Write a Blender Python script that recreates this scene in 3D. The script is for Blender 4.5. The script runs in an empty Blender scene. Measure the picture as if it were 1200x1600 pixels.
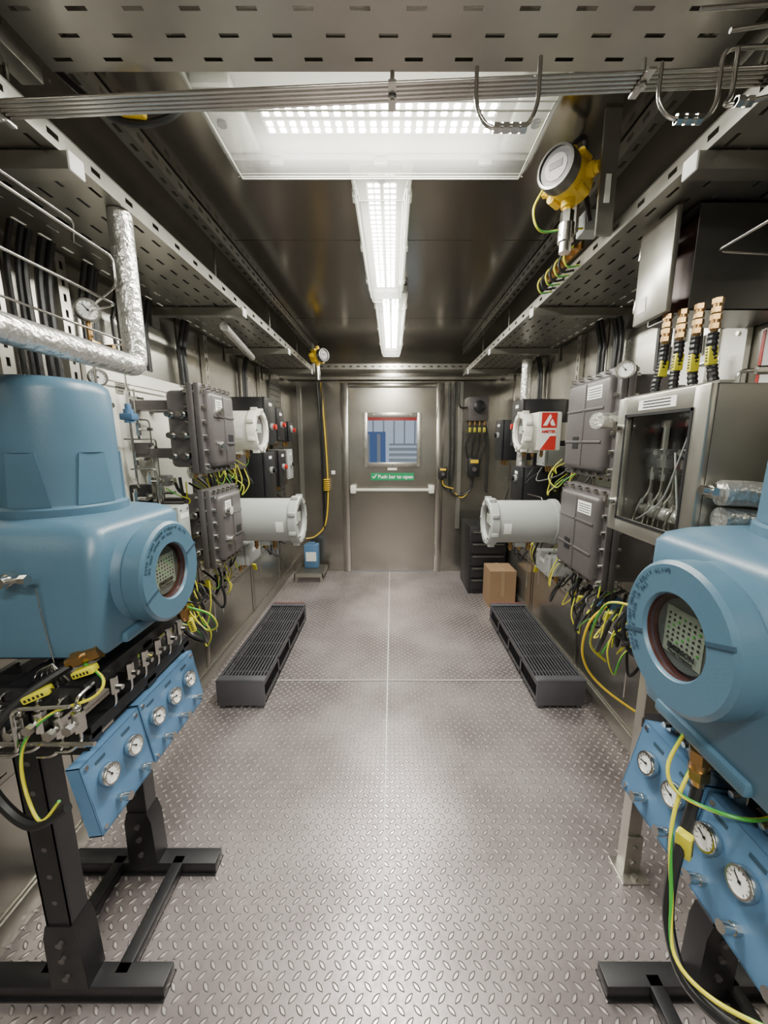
import bpy,bmesh,math,random
from mathutils import Vector as V, Matrix
random.seed(7)
D=bpy.data; col=bpy.context.scene.collection
rad=math.radians
# ---------------------------------------------------------------- materials
def mat(name,c,rough=.5,metal=0.0,var=.12,vs=6,bump=0.0,bs=60,stretch=(1,1,1),es=0,spec=None,rv=.1):
    m=D.materials.new(name); m.use_nodes=True; nt=m.node_tree; N=nt.nodes; L=nt.links
    p=N['Principled BSDF']; tc=N.new('ShaderNodeTexCoord'); mp=N.new('ShaderNodeMapping')
    L.new(tc.outputs['Object'],mp.inputs[0]); mp.inputs['Scale'].default_value=stretch
    n=N.new('ShaderNodeTexNoise'); n.inputs['Scale'].default_value=vs; n.inputs['Detail'].default_value=4
    L.new(mp.outputs[0],n.inputs['Vector'])
    mx=N.new('ShaderNodeMix'); mx.data_type='RGBA'
    mx.inputs[6].default_value=(*[max(0,x*(1-var)) for x in c],1); mx.inputs[7].default_value=(*[min(1,x*(1+var)) for x in c],1)
    L.new(n.outputs['Fac'],mx.inputs[0]); L.new(mx.outputs[2],p.inputs['Base Color'])
    p.inputs['Metallic'].default_value=metal
    mr=N.new('ShaderNodeMapRange'); mr.inputs[3].default_value=max(.02,rough-rv/2); mr.inputs[4].default_value=min(1,rough+rv/2)
    L.new(n.outputs['Fac'],mr.inputs[0]); L.new(mr.outputs[0],p.inputs['Roughness'])
    if bump:
        n2=N.new('ShaderNodeTexNoise'); n2.inputs['Scale'].default_value=bs; L.new(mp.outputs[0],n2.inputs['Vector'])
        b=N.new('ShaderNodeBump'); b.inputs['Strength'].default_value=bump; b.inputs['Distance'].default_value=.01
        L.new(n2.outputs['Fac'],b.inputs['Height']); L.new(b.outputs[0],p.inputs['Normal'])
    if es:
        p.inputs['Emission Color'].default_value=(*c,1); p.inputs['Emission Strength'].default_value=es
    return m
WALL=mat('brushed_stainless_wall',(.41,.395,.35),.26,.86,.08,2.5)
CEIL=mat('stainless_ceiling',(.30,.275,.24),.20,.88,.12,2)
DOOR=mat('door_steel',(.34,.32,.285),.23,.9,.10,4)
STEEL=mat('tray_steel',(.43,.415,.37),.30,.84,.14,10)
STEELD=mat('dark_tray_steel',(.17,.165,.155),.34,.8,.15,10)
TUBE=mat('tube_steel',(.60,.58,.55),.2,1,.1,20)
CHROME=mat('fitting_steel',(.68,.67,.64),.2,1,.1,30)
FOIL=mat('crinkled_foil',(.74,.73,.70),.30,.78,.14,20,.7,55)
BLUE=mat('blue_paint',(.072,.150,.222),.37,0,.07,5,.04,300)
BLUED=mat('blue_paint_groove',(.028,.065,.105),.5)
PBLUE=mat('panel_blue',(.085,.185,.33),.38,0,.06,5)
BLACK=mat('black_paint',(.014,.014,.016),.42,.1,.2,8)
RUB=mat('black_rubber',(.010,.010,.011),.45)
DGREY=mat('cast_grey_paint',(.112,.100,.102),.42,.35,.12,12,.06,200)
GREY=mat('light_grey_paint',(.36,.375,.365),.45,0,.06)
WHITE=mat('white_paint',(.68,.67,.60),.4,0,.04)
BOARD=mat('white_board',(.80,.78,.70),.35,0,.04)
PAPER=mat('label_white',(.78,.78,.75),.6,0,.03)
YEL=mat('yellow_paint',(.75,.50,.015),.4,0,.08)
YGL=mat('yellow_insulation',(.66,.60,.03),.4)
GRN=mat('green_insulation',(.05,.32,.04),.4)
BRASS=mat('brass',(.44,.27,.11),.3,1,.2,30)
RED=mat('red_paint',(.50,.025,.02),.4)
SGN=mat('sign_green',(0,.22,.08),.5,0,.03)
HEAT=mat('heater_grey',(.075,.075,.085),.38,.4,.15,8)
ENDP=mat('heater_end_grey',(.11,.11,.125),.4,.3,.1,8)
CARD=mat('cardboard',(.27,.17,.095),.85,0,.1,10)
TAPE=mat('packing_tape',(.33,.23,.14),.4,0,.05)
DIALF=mat('dial_white',(.82,.82,.8),.4,0,.02)
LCD=mat('display_plate',(.30,.345,.28),.4,0,.08)
LCDD=mat('display_dark',(.10,.115,.11),.35,0,.1)
BROWN=mat('display_housing',(.07,.025,.02),.3,.2)
DRED=mat('dull_red',(.28,.08,.07),.5)
LEDD=mat('led_dot',(1.0,.972,.91),.5,0,0,5,es=720)
LEDB=mat('led_board',(.80,.80,.75),.5,0,.02)
LAMPW=mat('lamp_reflector',(.50,.50,.45),.35,.2,.05)
RIM=mat('lamp_rim',(.50,.51,.46),.35,.1,.05)
OUTW=mat('outdoor_white_glow',(.6,.68,.78),.6,es=.5)  # outdoor surfaces glow by themselves: daylight put into the material as emission
OUTB=mat('outdoor_blue_glow',(.1,.2,.45),.6,es=.3)
OUTR=mat('outdoor_red_glow',(.5,.06,.05),.6,es=.6)
OUTG=mat('outdoor_grey_glow',(.30,.34,.38),.6,es=.35)
INNER=mat('enclosure_interior',(.20,.19,.17),.35,.5)
SEAM=mat('seam_dark',(.10,.09,.09),.6,.3)
def glassmat(name,tint,k0,k1,bs,milk=0):
    m=D.materials.new(name); m.use_nodes=True; nt=m.node_tree; N=nt.nodes; L=nt.links
    N.remove(N['Principled BSDF']); o=N['Material Output']
    t=N.new('ShaderNodeBsdfTransparent'); t.inputs[0].default_value=(*tint,1)
    g=N.new('ShaderNodeBsdfGlossy'); g.inputs['Roughness'].default_value=.07
    nn=N.new('ShaderNodeTexNoise'); nn.inputs['Scale'].default_value=30
    b=N.new('ShaderNodeBump'); b.inputs['Strength'].default_value=bs; L.new(nn.outputs['Fac'],b.inputs['Height']); L.new(b.outputs[0],g.inputs['Normal'])
    f=N.new('ShaderNodeLayerWeight'); f.inputs[0].default_value=.2
    mr=N.new('ShaderNodeMapRange'); mr.inputs[3].default_value=k0; mr.inputs[4].default_value=k1; L.new(f.outputs['Facing'],mr.inputs[0])
    base=t.outputs[0]
    if milk:
        tr=N.new('ShaderNodeBsdfTranslucent'); tr.inputs[0].default_value=(.9,.9,.84,1); m2=N.new('ShaderNodeMixShader'); m2.inputs[0].default_value=milk
        L.new(t.outputs[0],m2.inputs[1]); L.new(tr.outputs[0],m2.inputs[2]); base=m2.outputs[0]
    mx=N.new('ShaderNodeMixShader'); L.new(mr.outputs[0],mx.inputs[0]); L.new(base,mx.inputs[1]); L.new(g.outputs[0],mx.inputs[2]); L.new(mx.outputs[0],o.inputs[0])
    return m
GLASS=glassmat('clear_glass',(.93,.95,.94),.06,.45,.02)
COVER=glassmat('clear_polycarbonate',(.96,.97,.93),.05,.5,.25,.045)
def floormat():
    m=D.materials.new('diamond_plate'); m.use_nodes=True; nt=m.node_tree; N=nt.nodes; L=nt.links; p=N['Principled BSDF']
    tc=N.new('ShaderNodeTexCoord'); mp=N.new('ShaderNodeMapping'); mp.inputs['Rotation'].default_value=(0,0,rad(45)); s=1/.031; mp.inputs['Scale'].default_value=(s,s,s)
    L.new(tc.outputs['Object'],mp.inputs[0]); sx=N.new('ShaderNodeSeparateXYZ'); L.new(mp.outputs[0],sx.inputs[0])
    def M(op,a,b=None,c=None,clamp=False):
        n=N.new('ShaderNodeMath'); n.operation=op; n.use_clamp=clamp
        for i,q in enumerate((a,b,c)):
            if q is None: continue
            if isinstance(q,(int,float)): n.inputs[i].default_value=q
            else: L.new(q,n.inputs[i])
        return n.outputs[0]
    u,v=sx.outputs[0],sx.outputs[1]
    fu=M('SUBTRACT',M('FRACT',u),.5); fv=M('SUBTRACT',M('FRACT',v),.5)
    par=M('FLOORED_MODULO',M('ADD',M('FLOOR',u),M('FLOOR',v)),2.0)
    d=M('SUBTRACT',fv,fu)
    a=M('MULTIPLY_ADD',d,par,fu); b=M('SUBTRACT',fv,M('MULTIPLY',d,par))
    q=M('DIVIDE',a,.499); e=M('MULTIPLY',M('SUBTRACT',1.0,M('MULTIPLY',q,q)),.20)
    h=M('DIVIDE',M('SUBTRACT',e,M('ABSOLUTE',b)),.10,clamp=True)
    n1=N.new('ShaderNodeTexNoise'); n1.inputs['Scale'].default_value=2.2; n1.inputs['Detail'].default_value=8; L.new(tc.outputs['Object'],n1.inputs['Vector'])
    n2=N.new('ShaderNodeTexNoise'); n2.inputs['Scale'].default_value=60; n2.inputs['Detail'].default_value=5; L.new(tc.outputs['Object'],n2.inputs['Vector'])
    cr=N.new('ShaderNodeValToRGB'); cr.color_ramp.elements[0].position=.36; cr.color_ramp.elements[0].color=(.225,.192,.195,1); cr.color_ramp.elements[1].position=.66; cr.color_ramp.elements[1].color=(.42,.370,.372,1)
    L.new(n1.outputs['Fac'],cr.inputs[0])
    mx=N.new('ShaderNodeMix'); mx.data_type='RGBA'; L.new(M('MULTIPLY',h,.72),mx.inputs[0]); L.new(cr.outputs[0],mx.inputs[6]); mx.inputs[7].default_value=(.84,.78,.75,1)
    L.new(mx.outputs[2],p.inputs['Base Color']); p.inputs['Metallic'].default_value=.6
    L.new(M('SUBTRACT',M('MULTIPLY_ADD',n2.outputs['Fac'],.25,.27),M('MULTIPLY',h,.10)),p.inputs['Roughness'])
    bp=N.new('ShaderNodeBump'); bp.inputs['Strength'].default_value=1.0; bp.inputs['Distance'].default_value=.004
    L.new(M('MULTIPLY_ADD',n2.outputs['Fac'],.08,h),bp.inputs['Height']); L.new(bp.outputs[0],p.inputs['Normal'])
    return m
FLOOR=floormat()
# ---------------------------------------------------------------- mesh builder
W={}
class B:
    def __init__(s): s.bm=bmesh.new()
    def merge(s,t,M=None,mi=0):
        if M is not None: bmesh.ops.transform(t,matrix=M,verts=t.verts)
        mp={v:s.bm.verts.new(v.co) for v in t.verts}
        for f in t.faces:
            try: nf=s.bm.faces.new([mp[v] for v in f.verts]); nf.material_index=mi
            except ValueError: pass
        t.free()
    def box(s,x0,x1,y0,y1,z0,z1,mi=0,bev=0,seg=2,M=None):
        t=bmesh.new(); bmesh.ops.create_cube(t,size=1)
        bmesh.ops.transform(t,matrix=Matrix.Translation(((x0+x1)/2,(y0+y1)/2,(z0+z1)/2))@Matrix.Diagonal((abs(x1-x0),abs(y1-y0),abs(z1-z0),1)),verts=t.verts)
        if bev: bmesh.ops.bevel(t,geom=list(t.edges),offset=bev,segments=seg,affect='EDGES',profile=.5)
        s.merge(t,M,mi); return s
    def face(s,pts,mi=0):
        f=s.bm.faces.new([s.bm.verts.new(p) for p in pts]); f.material_index=mi; return s
    def cyl(s,p0,p1,r0,r1=None,seg=20,mi=0):
        p0=V(p0);p1=V(p1); r1=r0 if r1 is None else r1; t=bmesh.new(); d=p1-p0
        bmesh.ops.create_cone(t,cap_ends=True,segments=seg,radius1=r0,radius2=r1,depth=d.length)
        s.merge(t,Matrix.Translation((p0+p1)/2)@d.to_track_quat('Z','Y').to_matrix().to_4x4(),mi); return s
    def sph(s,c,r,mi=0,sc=(1,1,1)):
        t=bmesh.new(); bmesh.ops.create_uvsphere(t,u_segments=16,v_segments=10,radius=r)
        s.merge(t,Matrix.Translation(c)@Matrix.Diagonal((*sc,1)),mi); return s
    def loft(s,rings,mi=0,cap=True,closed=True):
        vs=[[s.bm.verts.new(p) for p in r] for r in rings]; n=len(rings[0])
        for a,b in zip(vs,vs[1:]):
            for i in range(n if closed else n-1):
                j=(i+1)%n; f=s.bm.faces.new((a[i],a[j],b[j],b[i])); f.material_index=mi if not callable(mi) else mi(i)
        if cap:
            for q in (vs[0],vs[-1]):
                f=s.bm.faces.new(q); f.material_index=mi if not callable(mi) else mi(0)
        return s
    def lathe(s,prof,o,axis,seg=32,mi=0,cap=True):
        o=V(o); a=V(axis).normalized(); u=a.orthogonal().normalized(); w=a.cross(u)
        s.loft([[o+a*h+(u*math.cos(2*math.pi*i/seg)+w*math.sin(2*math.pi*i/seg))*r for i in range(seg)] for r,h in prof],mi,cap); return s
    def tube(s,pts,r,smooth=True,seg=8,mi=0,stripe=None,bend=3,corr=0):
        pts=[V(p) for p in pts]
        if smooth and len(pts)>2:
            P=[pts[0]]+pts+[pts[-1]]; o=[]
            for i in range(1,len(P)-2):
                a,b,c,d=P[i-1:i+3]
                for k in range(7):
                    t=k/7; o.append(.5*((2*b)+(c-a)*t+(2*a-5*b+4*c-d)*t*t+(3*b-a-3*c+d)*t**3))
            o.append(P[-1]); pts=o
        elif len(pts)>2:
            o=[pts[0]]
            for i in range(1,len(pts)-1):
                a,b,c=pts[i-1:i+2]; l=min((a-b).length,(c-b).length)*.45; l=min(l,max(.02,r*bend))
                p=b+(a-b).normalized()*l; q=b+(c-b).normalized()*l
                for k in range(5):
                    t=k/4; o.append(p*(1-t)**2+b*2*t*(1-t)+q*t*t)
            o.append(pts[-1]); pts=o
        q=[pts[0]]
        for p in pts[1:]:
            if (p-q[-1]).length>1e-5: q.append(p)
        pts=q
        if len(pts)<2: return s
        if corr:
            o=[]; 
            for a,b in zip(pts,pts[1:]):
                n=max(1,int((b-a).length/corr)); o+= [a+(b-a)*k/n for k in range(n)]
            o.append(pts[-1]); pts=o
        rings=[]; u=None
        for i,p in enumerate(pts):
            d=(pts[min(i+1,len(pts)-1)]-pts[max(i-1,0)])
            if d.length<1e-7: d=pts[-1]-pts[0]
            d.normalize()
            u=d.orthogonal() if u is None else u-d*u.dot(d)
            if u.length<1e-6: u=d.orthogonal()
            u.normalize(); w=d.cross(u); rr=r*(1 if not corr or i%2 else .84)
            rings.append([p+(u*math.cos(2*math.pi*k/seg+i*.25*(stripe is not None))+w*math.sin(2*math.pi*k/seg+i*.25*(stripe is not None)))*rr for k in range(seg)])
        f=mi if stripe is None else (lambda i:stripe if i%8 in(0,1,2) else mi)
        s.loft(rings,f); return s
    def plate(s,o,U,Vd,Lu,Lv,pu,su,pv,sv,stag=1,mi=0):
        o=V(o);U=V(U).normalized();Vd=V(Vd).normalized()
        def quad(u0,u1,v0,v1):
            if u1-u0<1e-6 or v1-v0<1e-6: return
            f=s.bm.faces.new([s.bm.verts.new(o+U*a+Vd*b) for a,b in((u0,v0),(u1,v0),(u1,v1),(u0,v1))]); f.material_index=mi
        rows=max(1,int(round(Lv/pv))); pv=Lv/rows
        for r in range(rows):
            v0=r*pv; a=v0+(pv-sv)/2; b=a+sv
            quad(0,Lu,v0,a); quad(0,Lu,b,v0+pv)
            u=0; x=pu*.25+(pu/2 if (r%2 and stag) else 0)
            while x+su<Lu:
                quad(u,x,a,b); u=x+su; x+=pu
            quad(u,Lu,a,b)
        return s
    def done(s,name,mats,parent=None,origin=None,smooth=True,normals=True):
        bm=s.bm
        if normals: bmesh.ops.recalc_face_normals(bm,faces=bm.faces)
        cs=[v.co for v in bm.verts]
        if origin is None:
            origin=V(((min(c.x for c in cs)+max(c.x for c in cs))/2,(min(c.y for c in cs)+max(c.y for c in cs))/2,min(c.z for c in cs)))
        origin=V(origin)
        bmesh.ops.translate(bm,verts=bm.verts,vec=-origin)
        me=D.meshes.new(name); bm.to_mesh(me); bm.free()
        for m in (mats if isinstance(mats,(list,tuple)) else [mats]): me.materials.append(m)
        if smooth:
            me.polygons.foreach_set('use_smooth',[True]*len(me.polygons)); me.set_sharp_from_angle(angle=rad(38))
        o=D.objects.new(name,me); col.objects.link(o); W[o]=origin
        if parent: o.parent=parent; o.location=origin-W[parent]
        else: o.location=origin
        return o
def meta(o,label,cat,group=None):
    o['label']=label; o['category']=cat
    if group: o['group']=group
    return o
def thing(name,loc,label,cat,group=None):
    o=D.objects.new(name,None); o.empty_display_size=.05; col.objects.link(o); o.location=loc; W[o]=V(loc); return meta(o,label,cat,group)
def struct(o): o['kind']='structure'; return o
def text(body,size,o,xa,ya,m,parent,name='lettering',off=.001,bold=0):
    c=D.curves.new('t','FONT'); c.body=body; c.size=size; c.align_x='CENTER'; c.align_y='CENTER'; c.extrude=.0004; c.offset=bold; c.resolution_u=3
    t=D.objects.new('t',c); col.objects.link(t); bpy.context.view_layer.update()
    me=D.meshes.new_from_object(t.evaluated_get(bpy.context.evaluated_depsgraph_get())); D.objects.remove(t); D.curves.remove(c)
    xa=V(xa).normalized(); ya=V(ya).normalized(); za=xa.cross(ya); R=Matrix((xa,ya,za)).transposed().to_4x4()
    me.transform(R); me.materials.clear(); me.materials.append(m); ob=D.objects.new(name,me); col.objects.link(ob)
    p=V(o)+za*off; W[ob]=p; ob.parent=parent; ob.location=p-W[parent]; return ob
def frame(o,xa,ya):
    xa=V(xa).normalized(); ya=V(ya).normalized(); za=xa.cross(ya)
    return Matrix.Translation(o)@Matrix((xa,ya,za)).transposed().to_4x4()
def cable(pts,r=.006,kind='black',label=None,smooth=True):
    b=B()
    if kind=='earth':
        b.tube(pts,r,smooth,8,0,stripe=1); o=b.done('earth_cable',[YGL,GRN]); meta(o,label or 'yellow and green striped earth cable looping beside the instruments','cable')
    elif kind=='yellow':
        b.tube(pts,r,smooth); o=b.done('yellow_cable',YEL); meta(o,label or 'yellow insulated cable clipped along the steel wall','cable')
    elif kind=='tube':
        b.tube(pts,r,False,10); o=b.done('steel_tube',TUBE); meta(o,label or 'thin bent stainless steel instrument tube beside the wall','tube')
    elif kind=='conduit':
        b.tube(pts,r,smooth,10,corr=.004); o=b.done('black_conduit',RUB,smooth=False); meta(o,label or 'black corrugated conduit beside the steel wall','conduit')
    else:
        b.tube(pts,r,smooth); o=b.done('black_cable',RUB); meta(o,label or 'black flexible cable hanging along the steel wall','cable')
    return o
# ---------------------------------------------------------------- room shell
XW=1.13; YE=4.18; YB=-1.7; ZC=2.33
struct(B().box(-XW,XW,YB,YE,-.06,0).done('floor',FLOOR,origin=(0,0,0),smooth=False))
struct(B().box(-XW-.06,XW+.06,YB,YE+.06,ZC,ZC+.05).done('ceiling',CEIL,smooth=False))
struct(B().box(-XW-.06,-XW,YB,YE+.06,-.06,ZC).done('wall_left',WALL,smooth=False))
struct(B().box(XW,XW+.06,YB,YE+.06,-.06,ZC).done('wall_right',WALL,smooth=False))
struct(B().box(-XW-.06,XW+.06,YB-.06,YB,-.06,ZC).done('wall_back',WALL,smooth=False))
DX=.465; DH=2.0
b=B(); b.box(-XW,-DX-.03,YE,YE+.06,0,ZC).box(DX+.03,XW,YE,YE+.06,0,ZC).box(-DX-.03,DX+.03,YE,YE+.06,DH+.03,ZC)
struct(b.done('wall_front',DOOR,smooth=False))
b=B(); b.box(-.033,-.027,YB+.02,YE-.02,0,.0015); struct(b.done('trim_1',PAPER))
b=B(); b.box(-XW+.02,XW-.02,2.135,2.142,0,.0012).box(-XW+.02,XW-.02,2.142,2.147,0,.0015,mi=1); struct(b.done('trim_2',[SEAM,PAPER]))
for i,s in enumerate((-1,1)):
    b=B(); b.box(s*(XW-.014),s*XW,YB+.02,YE-.002,0,.09,bev=.003); struct(b.done('baseboard_'+('left','right')[i],STEEL))
b=B(); b.box(-DX-.03-.05,-DX-.001,YE-.02,YE+.02,0,DH+.05,bev=.004).box(DX+.001,DX+.08,YE-.02,YE+.02,0,DH+.05,bev=.004).box(-DX,DX,YE-.02,YE+.02,DH+.003,DH+.05,bev=.004)
struct(b.done('trim_3',DOOR))
k=4
for s in(-1,1):
    for y in (.62,1.20,2.16,2.95,3.7):
        b=B(); b.box(s*(XW-.004),s*XW,y-.025,y+.025,.09,ZC,bev=.001); struct(b.done('trim_%d'%k,DOOR)); k+=1
for y in (1.9,3.0):
    b=B(); b.box(-.7,.7,y-.003,y+.003,ZC-.0015,ZC); struct(b.done('trim_%d'%k,CEIL)); k+=1
# ---------------------------------------------------------------- door
dr=D.objects.new('door_1',None); col.objects.link(dr); dr.location=(0,YE,0); W[dr]=V((0,YE,0)); struct(dr)
b=B(); y0,y1=YE-.005,YE+.04
wx,w0,w1=.27,1.22,1.71
b.box(-DX,-wx,y0,y1,.008,DH).box(wx,DX,y0,y1,.008,DH).box(-wx,wx,y0,y1,.008,w0).box(-wx,wx,y0,y1,w1,DH)
b.done('door_leaf',DOOR,dr,smooth=False)
b=B()
for q in((-wx-.04,-wx+.008,w0-.04,w1+.04),(wx-.008,wx+.04,w0-.04,w1+.04),(-wx,wx,w0-.04,w0+.008),(-wx,wx,w1-.008,w1+.04)):
    b.box(q[0],q[1],y0-.012,y0,q[2],q[3],bev=.003)
for i in range(7):
    for z in (w0-.02,w1+.02): b.cyl((-wx-.02+i*(2*wx+.04)/6,y0-.017,z),(-wx-.02+i*(2*wx+.04)/6,y0-.01,z),.007,mi=1,seg=8)
for i in range(1,6):
    for x in(-wx-.02,wx+.02): b.cyl((x,y0-.017,w0-.02+i*(w1-w0+.04)/6),(x,y0-.01,w0-.02+i*(w1-w0+.04)/6),.007,mi=1,seg=8)
b.done('window_frame',[STEEL,CHROME],dr)
b=B().face([(-wx,YE+.012,w0),(wx,YE+.012,w0),(wx,YE+.012,w1),(-wx,YE+.012,w1)]); struct(b.done('window_1',GLASS,smooth=False))
b=B(); b.box(-.44,.44,y0-.085,y0-.06,.925,.955,bev=.008)
for x in(-.42,.42): b.box(x-.03,x+.03,y0-.09,y0,.90,.985,bev=.008)
b.done('push_bar',WHITE,dr)
b=B(); b.box(-.235,.235,y0-.005,y0-.001,1.035,1.115); sg=b.done('door_sign',SGN,dr)
text('Push bar to open',.055,(.035,y0-.006,1.073),(1,0,0),(0,0,1),PAPER,sg,bold=.001)
b=B(); b.tube([(-.215,y0-.007,1.078),(-.20,y0-.007,1.055),(-.17,y0-.007,1.10)],.006,False,6); b.done('check_mark',PAPER,sg)
b=B(); b.box(-.05,.05,y0-.004,y0,1.145,1.17); b.done('door_tag',PAPER,dr)
for z in(.25,1.0,1.75): B().cyl((DX+.002,y0-.01,z-.06),(DX+.002,y0-.01,z+.06),.011,seg=12).done('hinge',CHROME,dr)
# outside
meta(B().box(-2.6,2.6,4.4,8.1,-.56,-.5).done('outdoor_ground',OUTG,smooth=False),'grey paved yard outside the steel door','ground')
b=B().box(-2.5,2.5,7.9,8,-.5,4)
for i in range(24): b.box(-2.5+i*.21,-2.47+i*.21,7.87,7.9,-.5,4,mi=1)
meta(b.done('outdoor_building',[OUTW,OUTG],smooth=False),'pale ribbed cladding building seen through the door window','building')
b=B().box(-1.6,-.12,6.9,7,-.5,1.62)
for i in range(8): b.box(-1.6+i*.19,-1.54+i*.19,6.88,6.9,-.45,1.58,mi=1)
meta(b.done('outdoor_container',[OUTB,OUTG],smooth=False),'blue ribbed shipping container outside the door','container')
b=B(); b.box(-1.4,1.4,6.2,6.3,1.78,1.90).box(-1.2,-1.1,6.2,6.3,-.5,1.80).box(1.1,1.2,6.2,6.3,-.5,1.80); meta(b.done('outdoor_gantry',OUTR),'red steel gantry outside the door window','gantry')
b=B(); b.box(-.05,1.0,5.8,5.9,-.5,1.42)
for i in range(12): b.box(-.05,1.0,5.78,5.8,.48+i*.08,.51+i*.08,mi=1)
meta(b.done('outdoor_cladding',[OUTG,OUTW]),'grey ribbed panel outside the door window','panel')
# ---------------------------------------------------------------- lights
def fixture(cx,cy,L,Wd,along,label,em=.145):
    r=thing('ceiling_light',(cx,cy,ZC-.13),label,'light','clear covered linear ceiling lights')
    def q(a0,a1,c0,c1,z0,z1):
        return (cx+a0,cx+a1,cy+c0,cy+c1,z0,z1) if along=='x' else (cx+c0,cx+c1,cy+a0,cy+a1,z0,z1)
    def P(a,c,z): return (cx+a,cy+c,z) if along=='x' else (cx+c,cy+a,z)
    h=Wd/2; Z=ZC
    b=B(); b.box(*q(-L/2,L/2,-h,h,Z-.03,Z-.001),bev=.006)
    b.done('housing',LAMPW,r)
    for s in(-1,1): B().box(*q(s*L/2-s*.01,s*(L/2-em+.04),-h*.7,h*.7,Z-.06,Z-.03),bev=.01).done('end_block',RIM,r)
    def ring(a,w,z): return [P(sa*a,sc*w,z) for sa,sc in((-1,-1),(1,-1),(1,1),(-1,1))]
    b=B(); b.loft([ring(L/2,h,Z-.035),ring(L/2-.005,h-.004,Z-.07),ring(L/2-.045,h*.74,Z-.12)],cap=False)
    b.face(ring(L/2-.045,h*.74,Z-.12)); b.done('clear_cover',COVER,r,smooth=False)
    b=B()
    for s in(-1,1):
        b.box(*q(-L/2-.004,L/2+.004,s*(h+.004),s*(h-.006),Z-.045,Z-.034),bev=.002)
        b.box(*q(s*(L/2+.004),s*(L/2-.006),-h,h,Z-.045,Z-.034),bev=.002)
        b.tube([P(-L/2+.045,s*h*.74,Z-.12),P(L/2-.045,s*h*.74,Z-.12)],.002,False,6)
        b.tube([P(s*(L/2-.045),-h*.74,Z-.12),P(s*(L/2-.045),h*.74,Z-.12)],.002,False,6)
        for t in(-1,1): b.tube([P(s*(L/2-.045),t*h*.74,Z-.12),P(s*(L/2),t*h,Z-.045)],.002,False,6)
        for i in range(3): b.box(*q(-L*.35+i*L*.35-.02,-L*.35+i*L*.35+.02,s*(h+.008),s*(h-.006),Z-.06,Z-.03),bev=.003)
    b.done('cover_rim',RIM,r)
    b=B()
    for s in(-1,1):
        for f in(.80,.88): b.tube([P(-L/2+.03,s*h*f,Z-.12+.05*(f-.74)/.26),P(L/2-.03,s*h*f,Z-.12+.05*(f-.74)/.26)],.0016,False,6)
    b.done('cover_rib',RIM,r)
    n=int((L-em*2-.01)/.030); c1=.027
    b=B()
    for c in(-c1,c1): b.box(*q(-L/2+em,L/2-em,c-.024,c+.024,Z-.052,Z-.045))
    for c in(-c1,c1):
        for i in range(n):
            a=-L/2+em+.015+i*(L-2*em-.03)/(n-1)
            for dc in(-.011,.011):
                b.face([P(a-.0065,c+dc-.0065,Z-.0525),P(a-.0065,c+dc+.0065,Z-.0525),P(a+.0065,c+dc+.0065,Z-.0525),P(a+.0065,c+dc-.0065,Z-.0525)],1)
    b.done('led_strip',[LEDB,LEDD],r,smooth=False)
    for s in(-1,1):
        p=P(s*(L/2-.04),0,Z-.06); B().cyl(p,(p[0],p[1],p[2]-.008),.012,seg=14).done('end_screw',BLACK,r)
    return r
fixture(-.035,1.17,.90,.32,'x','wide clear covered LED ceiling light mounted crosswise, switched on')
fixture(-.035,1.85,1.0,.19,'y','long clear covered LED ceiling light running toward the door',.07)
fixture(-.01,3.06,1.34,.19,'y','far clear covered LED ceiling light near the door',.07)
fixture(0,-.35,.90,.27,'x','clear covered LED ceiling light behind the overhead tray')
fixture(0,-1.1,.90,.27,'x','clear covered LED ceiling light near the rear wall')
# ---------------------------------------------------------------- trays
def tray(s,xi):
    b=B(); z=2.07; y0,y1=-.3,3.86
    b.plate((s*xi,y0,z),(0,1,0),(s,0,0),y1-y0,1.10-xi,.085,.042,.06,.009)
    b.plate((s*xi,y0,z),(0,1,0),(0,0,1),y1-y0,.042,.12,.03,.042,.012)
    b.box(s*xi,s*(xi+.012),y0,y1,z+.040,z+.043); b.box(s*1.098,s*1.10,y0,y1,z,z+.05)
    b.box(s*(xi-.003),s*(xi+.002),y0,y1,z-.003,z+.004)
    o=b.done('cable_tray',STEEL,smooth=False); meta(o,'long perforated stainless cable tray running along the wall','cable tray','wall side cable trays')
    b=B(); b.plate((s*xi,-.3,ZC-.05),(0,1,0),(0,0,1),4.25,.049,.07,.03,.049,.012); b.box(s*xi,s*(xi+.05),-.3,3.95,ZC-.006,ZC-.001); b.plate((s*(xi),-.3,ZC-.05),(0,1,0),(s,0,0),4.25,.04,.07,.03,.04,.012)
    o=b.done('perforated_rail',STEEL,smooth=False); meta(o,'slotted steel rail fixed under the ceiling','rail','ceiling slotted rails')
    for i,y in enumerate((.30,.97,1.95,2.75,3.5)):
        b=B(); x0=xi-.02
        b.box(s*x0,s*(XW-.004),y-.02,y+.02,2.03,2.034).box(s*x0,s*(XW-.004),y-.02,y-.017,2.034,2.065).box(s*x0,s*(XW-.004),y+.017,y+.02,2.034,2.065)
        b.box(s*(XW-.012),s*(XW-.004),y-.03,y+.03,1.98,2.16)
        r=b.done('tray_bracket',STEEL,smooth=False); meta(r,'steel channel bracket carrying the cable tray','bracket','tray brackets')
        B().box(s*(x0-.006),s*x0,y-.022,y+.022,2.027,2.067,bev=.003).done('end_cap',PAPER,r)
        B().cyl((s*(xi+.10),y,2.065),(s*(xi+.10),y,ZC-.002),.005,seg=8).done('threaded_rod',CHROME,r)
    for i in range(5):
        x=xi+.06+i*.055; cable([(s*x,-.2,2.082),(s*(x+.01),1,2.082),(s*(x-.01),2.2,2.082),(s*x,3.8,2.082)],.010,'black','black cable lying in the wall side tray')
tray(-1,.72); tray(1,.68)
b=B(); b.plate((-.70,.25,2.20),(1,0,0),(0,1,0),1.36,.69,.10,.036,.046,.008)
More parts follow.
